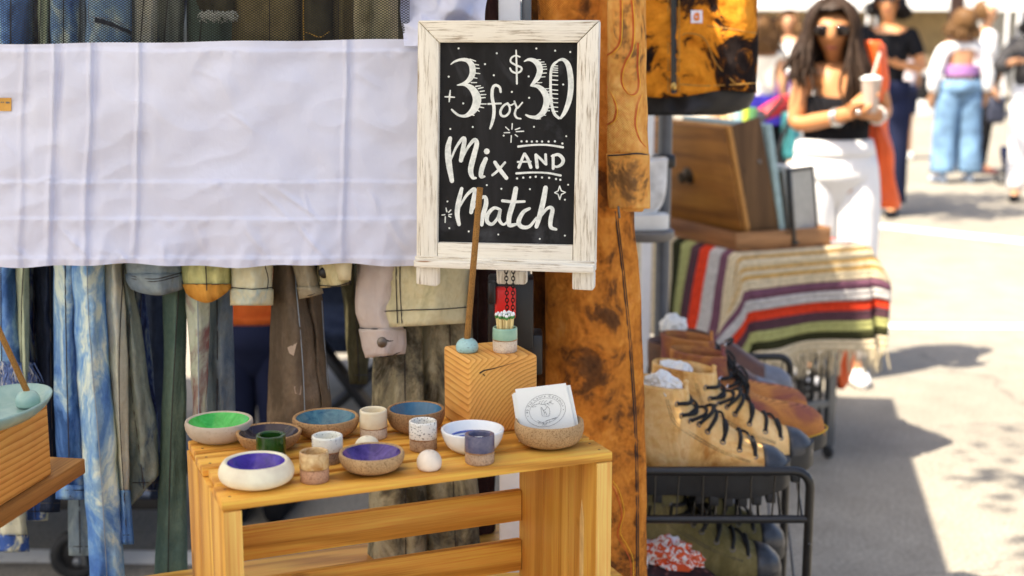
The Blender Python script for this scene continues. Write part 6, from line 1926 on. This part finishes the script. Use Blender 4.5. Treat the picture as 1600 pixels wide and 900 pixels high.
m.rings(rs, cap0=True, cap1=True); part('purple_band', m, plain('purple_cotton', (.42, .20, .48, 1), .8), h.o, True)
h.shoes(plain('pale_blue_canvas', (.5, .58, .7, 1), .8))
h = Human('person in white shirt and black trousers in profile beside the woman in jeans', at_(1541, 14.6), R(78), 1.84, SK2, dict(ell=(.22, -.06, 1.08), wrl=(.2, -.22, 1.0)), GP)
h.body().hair(M_hair['brown'], 0, .02, 20, 9); h.shirt(M_whitecl, .8, grow=.035); h.pants(M_blackcl, 1, .02); h.shoes(plain('maroon_leather', (.12, .03, .03, 1), .5))
p = P(1556, 172, 14.4)
b_ = thing('shoulder_bag', 'dark patterned shoulder bag at the hip of the person in white', 'bag', p - V((0, 0, .14)), 0)
m = MB(); m.box((p.x, p.y, p.z), (.19, .11, .28), .04, seg=3); part('bag_body', m, plain('dark_print', (.03, .035, .06, 1), .6, .6, 25), b_)
m = MB(); m.tube(cat([p + V((-.08, 0, .12)), P(1543, 110, 14.38), P(1542, 62, 14.42)], 6), .014, 6); part('strap', m, M_blackcl, b_)
h = Human('person in dark jacket with arm raised at the photo edge', at_(1622, 12.0), R(-20), 1.72, SK2, dict(elr=(-.30, -.05, 1.16), wrr=(-.18, -.26, 1.22), har=(-.12, -.3, 1.22)), GP)
h.body().hair(M_hair['black'], .15, .02, 40, 10); h.shirt(plain('charcoal_jacket_cloth', (.035, .033, .035, 1), .8), 1.7, 'jacket', .045); h.pants(M_whitecl, 1, .02); h.shoes(M_blackcl)
h = Human('person in cream sleeveless top at the stall behind the hanging vest', at_(1190, 11.5), R(150), 1.62, SK2, None, GP)
h.body().hair(M_hair['brown'], .2, .02, 40, 11); h.shirt(plain('cream_top_cloth', (.80, .74, .62, 1), .85, .04), .2); h.pants(plain('royal_blue_cloth', (.045, .03, .42, 1), .8), .8, .04, 'skirt')
h.shoes(M_blackcl)
h = Human('person in magenta top bending over the stall beside the cream top', at_(1217, 12.6), R(60), 1.36, SK2, None, GP)
h.body().hair(M_hair['dark'], .1, .02, 30, 12); h.shirt(plain('magenta_cloth', (.62, .22, .62, 1), .85, .06), .9, grow=.04); h.pants(plain('deep_purple_cloth', (.07, .01, .10, 1), .8), 1, .05); h.shoes(M_blackcl)
h = Human('person in pale blue shirt far down the street near the white tents', at_(1214, 17.5), R(20), 1.70, SK1, None, GP)
h.body().hair(M_hair['black'], 0, .02, 20, 13); h.shirt(plain('pale_blue_cloth', (.40, .55, .62, 1), .85, .05), .6); h.pants(M_whitecl, 1, .03); h.shoes(M_blackcl)
h = Human('person in white dress far down the street behind the woman shoulder', at_(1232, 15.2), R(-30), 1.74, SK2, None, GP)
h.body().hair(M_hair['brown'], .2, .02, 30, 14); h.shirt(M_whitecl, .5); h.pants(M_whitecl, .7, .05, 'skirt'); h.shoes(M_whitecl)
h = Human('person with yellow scarf far behind the man in black', at_(1352, 19.0), R(15), 1.62, SK1, None, GP)
h.body().hair(M_hair['black'], .1, .02, 20, 15); h.shirt(plain('lemon_cloth', (.75, .62, .03, 1), .85, .05), .6); h.pants(M_navycl, 1, .03); h.shoes(M_blackcl)
# someone small standing behind the clothes
h = Human('small person in rust orange top and navy trousers behind the hanging clothes', (P(397, 545, 3.9).x, 3.9, 0), R(180), 1.02, SK1, dict(wrl=(.25, .02, .86), hal=(.26, .02, .80), wrr=(-.25, .02, .86), har=(-.26, .02, .80)))
h.body().hair(M_hair['dark'], .1, .02, 30, 16); h.shirt(oran, 1.6, grow=.03); h.pants(M_navycl, 1, .03); h.shoes(M_blackcl)

# pushchair by the far stall
st_ = thing('pushchair', 'pushchair with red hood, black frame and teal pouch behind the picture tray', 'pushchair', at_(1212, 8.6))
yp = 8.6
m = MB()
for (a, b) in (((1190, 190), (1236, 285)), ((1236, 175), (1195, 300)), ((1236, 285), (1195, 300)), ((1190, 190), (1225, 150))):
    for dy in (0, .42): m = MB(); m.tube([P(*a, yp + dy), P(*b, yp + dy)], .014, 8); part('frame_tube', m, M_blackp, st_)
dR = Drape([(148, 1222, 1244), (160, 1200, 1244), (172, 1182, 1236), (184, 1174, 1215), (190, 1176, 1192)], yp + .2, .16, (), .01, 81)
part('hood', dR.mesh(), plain('red_nylon', (.72, .03, .04, 1), .5), st_, ang=0)
dP = Drape([(175, 1222, 1248), (200, 1220, 1250), (240, 1222, 1250), (250, 1226, 1246)], yp + .1, .10, (), .01, 82)
part('pouch', dP.mesh(), plain('teal_nylon', (.05, .28, .30, 1), .6), st_, ang=0)
dP = Drape([(195, 1188, 1226), (240, 1192, 1228), (275, 1200, 1230)], yp + .25, .14, (), .01, 83)
part('seat', dP.mesh(), M_blackcl, st_, ang=0)
for px in (1195, 1236):
    for dy in (0, .42):
        q_ = P(px, 300, yp + dy); m = MB(); m.torus((q_.x, q_.y, .10), .085, .015, (1, .15, 0), 22, 8); part('wheel', m, bpy.data.materials['black_rubber'], st_)
m = MB()
for dy in (0, .42): q_ = P(1195, 300, yp + dy); m.tube([q_, V((q_.x, q_.y, .1))], .012, 6); q_ = P(1236, 285, yp + dy); m.tube([q_, V((q_.x, q_.y, .1))], .012, 6)
part('wheel_fork', m, M_blackp, st_)
# dark trolley at the right edge
q_ = P(1574, 268, 13.4)
tl = thing('trolley', 'dark navy shopping trolley bag on wheels near the person in dark jacket', 'trolley', (q_.x, 13.4, 0))
dK = Drape([(228, 1566, 1580), (240, 1564, 1583), (262, 1565, 1584), (272, 1568, 1582)], 13.4, .12, (), .01, 84)
part('bag_body', dK.mesh(step=4), M_navycl, tl, ang=0)
for dx in (-.07, .10):
    m = MB(); m.torus((q_.x + dx, 13.36, .07), .055, .015, (.3, 1, 0), 20, 8); part('wheel', m, bpy.data.materials['black_rubber'], tl)
m = MB(); m.tube([(q_.x - .07, 13.36, .07), (q_.x + .10, 13.36, .07)], .012, 6); part('axle', m, M_greym, tl); m = MB(); m.tube([(q_.x, 13.42, .07), (q_.x + .1, 13.5, .95)], .012, 6); part('pull_handle', m, M_greym, tl)

# ================================================================== far side of the market
M_tarp = plain('sunlit_tent_cloth', (.82, .82, .80, 1), .8, .03)
M_tanw = plain('tan_backdrop_cloth', (.52, .38, .20, 1), .85, .2, 3)
GT = 'white stall tents across the street'
cols = [(.50, .36, .2, 1), (.7, .55, .35, 1), (.3, .2, .1, 1), (.75, .72, .66, 1), (.12, .2, .12, 1), (.55, .18, .1, 1), (.2, .3, .45, 1)]
M_goods = [plain('stall_goods_%d' % i, c_, .7) for i, c_ in enumerate(cols)]
rn = random.Random(4)
desc = ['white stall tent with green backdrop at the far left end of the row', 'white stall tent with pale walls behind the crowd', 'white stall tent with tan backdrop behind the woman', 'white stall tent with tan and brown goods above a black box', 'white stall tent with closed white walls behind the man in white', 'white stall tent at the far right end of the row', 'white stall tent with pale backdrop beyond the hanging vest']
for i, x in enumerate((3.2, 6.4, 9.6, 12.9)):
    Y = 30 + .3 * i
    lb = (desc[0], desc[2], desc[3], desc[4])[i]
    o = thing('stall_tent', lb, 'stall tent', (x, Y, 0), 0, GT)
    m = MB(); c = V((x, Y + 1.5, 3.3)); q = [V((x - 1.5, Y, 2.30)), V((x + 1.5, Y, 2.30)), V((x + 1.5, Y + 3, 2.30)), V((x - 1.5, Y + 3, 2.30))]
    for a, b in zip(q, q[1:] + q[:1]): m.add([a, b, c], [(0, 1, 2)]); m.add([a, b, b - V((0, 0, .24)), a - V((0, 0, .24))], [(0, 1, 2, 3)])
    part('roof', m, M_tarp, o, smooth=False)
    for dx in (-1.47, 1.47):
        for dy in (.03, 2.97): m = MB(); m.box((x + dx, Y + dy, 1.03), (.05, .05, 2.06), .004); part('pole', m, M_pole, o)
    mt = (plain('green_backdrop_cloth', (.01, .07, .045, 1), .8), M_tanw, M_tanw, M_tarp)[i]
    m = MB(); m.box((x, Y + 2.9, 1.1), (2.85, .03, 2.0), .004); part('back_wall', m, mt, o)
    if i == 3:
        m = MB(); m.box((x, Y + .1, 1.1), (2.85, .03, 2.0), .004); part('front_wall', m, M_tarp, o)
    else:
        tbx = thing('stall_table', 'cloth covered stall table inside the ' + ('green backed', 'tan backed', 'brown goods')[i] + ' far tent', 'table', (x, Y + .8, 0), 0, 'stall tables in the far tents')
        m = MB(); m.box((x, Y + .8, .72), (2.5, .75, .05), .004); part('tabletop', m, M_whitecl, tbx)
        m = MB(); m.box((x, Y + .8, .345), (2.44, .68, .69), .02); part('cloth_skirt', m, (M_whitecl, M_whitecl, M_tarp)[i], tbx)
        for k in range(7):
            w_ = rn.uniform(.2, .36); h_ = rn.uniform(.15, .5); ci = (k + i * 2) % 7
            gx = x - 1.1 + .36 * k
            m = MB(); m.box((gx, Y + .6 + .4 * rn.random(), .747 + h_ / 2), (w_, w_ * .7, h_), .03, seg=2); single('display_box', m, M_goods[ci], ('brown', 'sandy', 'dark brown', 'off white', 'dark green', 'rust', 'slate blue')[ci] + ' display box on the far table by the ' + ('green backdrop', 'first tan backdrop', 'second tan backdrop')[i], 'box', 'goods on the far stall tables')
p = P(1440, 126, 26)
bb = single('speaker_case', MB().box((p.x, 26, .52), (.46, .5, .46), .03), M_blackp, 'black box standing on a low plinth before the tan stall', 'box')
m = MB(); m.box((p.x, 26.02, .143), (.5, .52, .286), .01); single('plinth', m, M_tarp, 'white low plinth under the black box', 'plinth')

# trees
M_leaf = plain('leaf_green', (.055, .095, .022, 1), .6, .5, 3)
M_bark = plain('brown_bark', (.10, .055, .04, 1), .9, .4, 20, bump=.6, bs=60)
def tree(label, base, crown, rad, n, seed, tr_r=.16, size=.10, nl=9):
    rn = random.Random(seed)
    o = thing('street_tree', label, 'tree', base, 0, None)
    b = V(base); c = V(crown)
    m = MB()
    mid_ = b.lerp(V((b.x, b.y, c.z)), .62) + V((rn.uniform(-.1, .1), rn.uniform(-.1, .1), 0))
    m.tube(cat([b, b.lerp(mid_, .5) + V((.04, .02, 0)), mid_], 5), [lerp(tr_r * 1.2, tr_r * .75, i / 10) for i in range(11)], 12)
    limbs = []
    for k in range(nl):
        d = V((rn.gauss(0, 1), rn.gauss(0, 1), rn.gauss(.2, .7))).normalized()
        e_ = c + V((d.x * rad[0], d.y * rad[1], d.z * rad[2])) * .8
        pts = cat([mid_, mid_.lerp(e_, .5) + V((0, 0, .25)), e_], 4)
        m.tube(pts, [lerp(tr_r * .5, .015, i / 8) for i in range(9)], 8); limbs.append(e_)
    part('trunk', m, M_bark, o)
    m = MB()
    cl = []
    while len(cl) < 26:
        d = V((rn.uniform(-1, 1), rn.uniform(-1, 1), rn.uniform(-1, 1)))
        if d.length < 1: cl.append(c + V((d.x * rad[0], d.y * rad[1], d.z * rad[2])))
    vs, fs = [], []
    for i in range(n):
        q = rn.choice(cl); s_ = .26 * (rad[0] + rad[1]) / 2
        p_ = q + V((rn.gauss(0, 1), rn.gauss(0, 1), rn.gauss(0, .7))) * s_ * .5
        a = V((rn.gauss(0, 1), rn.gauss(0, 1), rn.gauss(0, 1))).normalized(); b2_ = a.orthogonal().normalized()
        w_ = size * rn.uniform(.6, 1.2)
        k = len(vs)
        vs += [p_ - a * w_, p_ + b2_ * w_ * .45, p_ + a * w_, p_ - b2_ * w_ * .45]; fs.append((k, k + 1, k + 2, k + 3))
    m.add(vs, fs); part('crown', m, M_leaf, o, smooth=False)
tree('leafy street tree behind the clothes stall', (-2.4, .4, 0), (-.62, 2.35, 5.0), (.75, .85, .45), 800, 3, .03, .045, 1)
tree('street tree shading the road beyond the stall', (-.9, 10.6, 0), (1.5, 9.7, 5.2), (2.0, .9, .6), 1500, 5, .08, .10)
tree('reddish trunked street tree in front of the white tents', (P(1491, 61, 25).x, 25, 0), (P(1491, 61, 25).x, 25, 5.2), (2.2, 2.2, 1.4), 5000, 7, .15, .13)
# facade closing the street
fac = thing('shop_building', 'long pale shop building at the far end of the street', 'building', (8, 46, 0))
m = MB(); m.box((8, 50, 4.0), (64, 7, 8), .02); part('wall', m, plain('pale_stucco', (.55, .50, .42, 1), .9, .12, 2), fac)
M_glass = plain('shop_glass', (.03, .04, .05, 1), .08)
for k in range(12):
    x = -20 + 5.0 * k
    m = MB(); m.box((x, 46.45, 1.6), (3.4, .12, 2.6), .01); wf = part('window', m, M_pole, fac)
    m = MB(); m.box((x, 46.37, 1.6), (3.1, .05, 2.3), .005); part('pane', m, M_glass, wf)
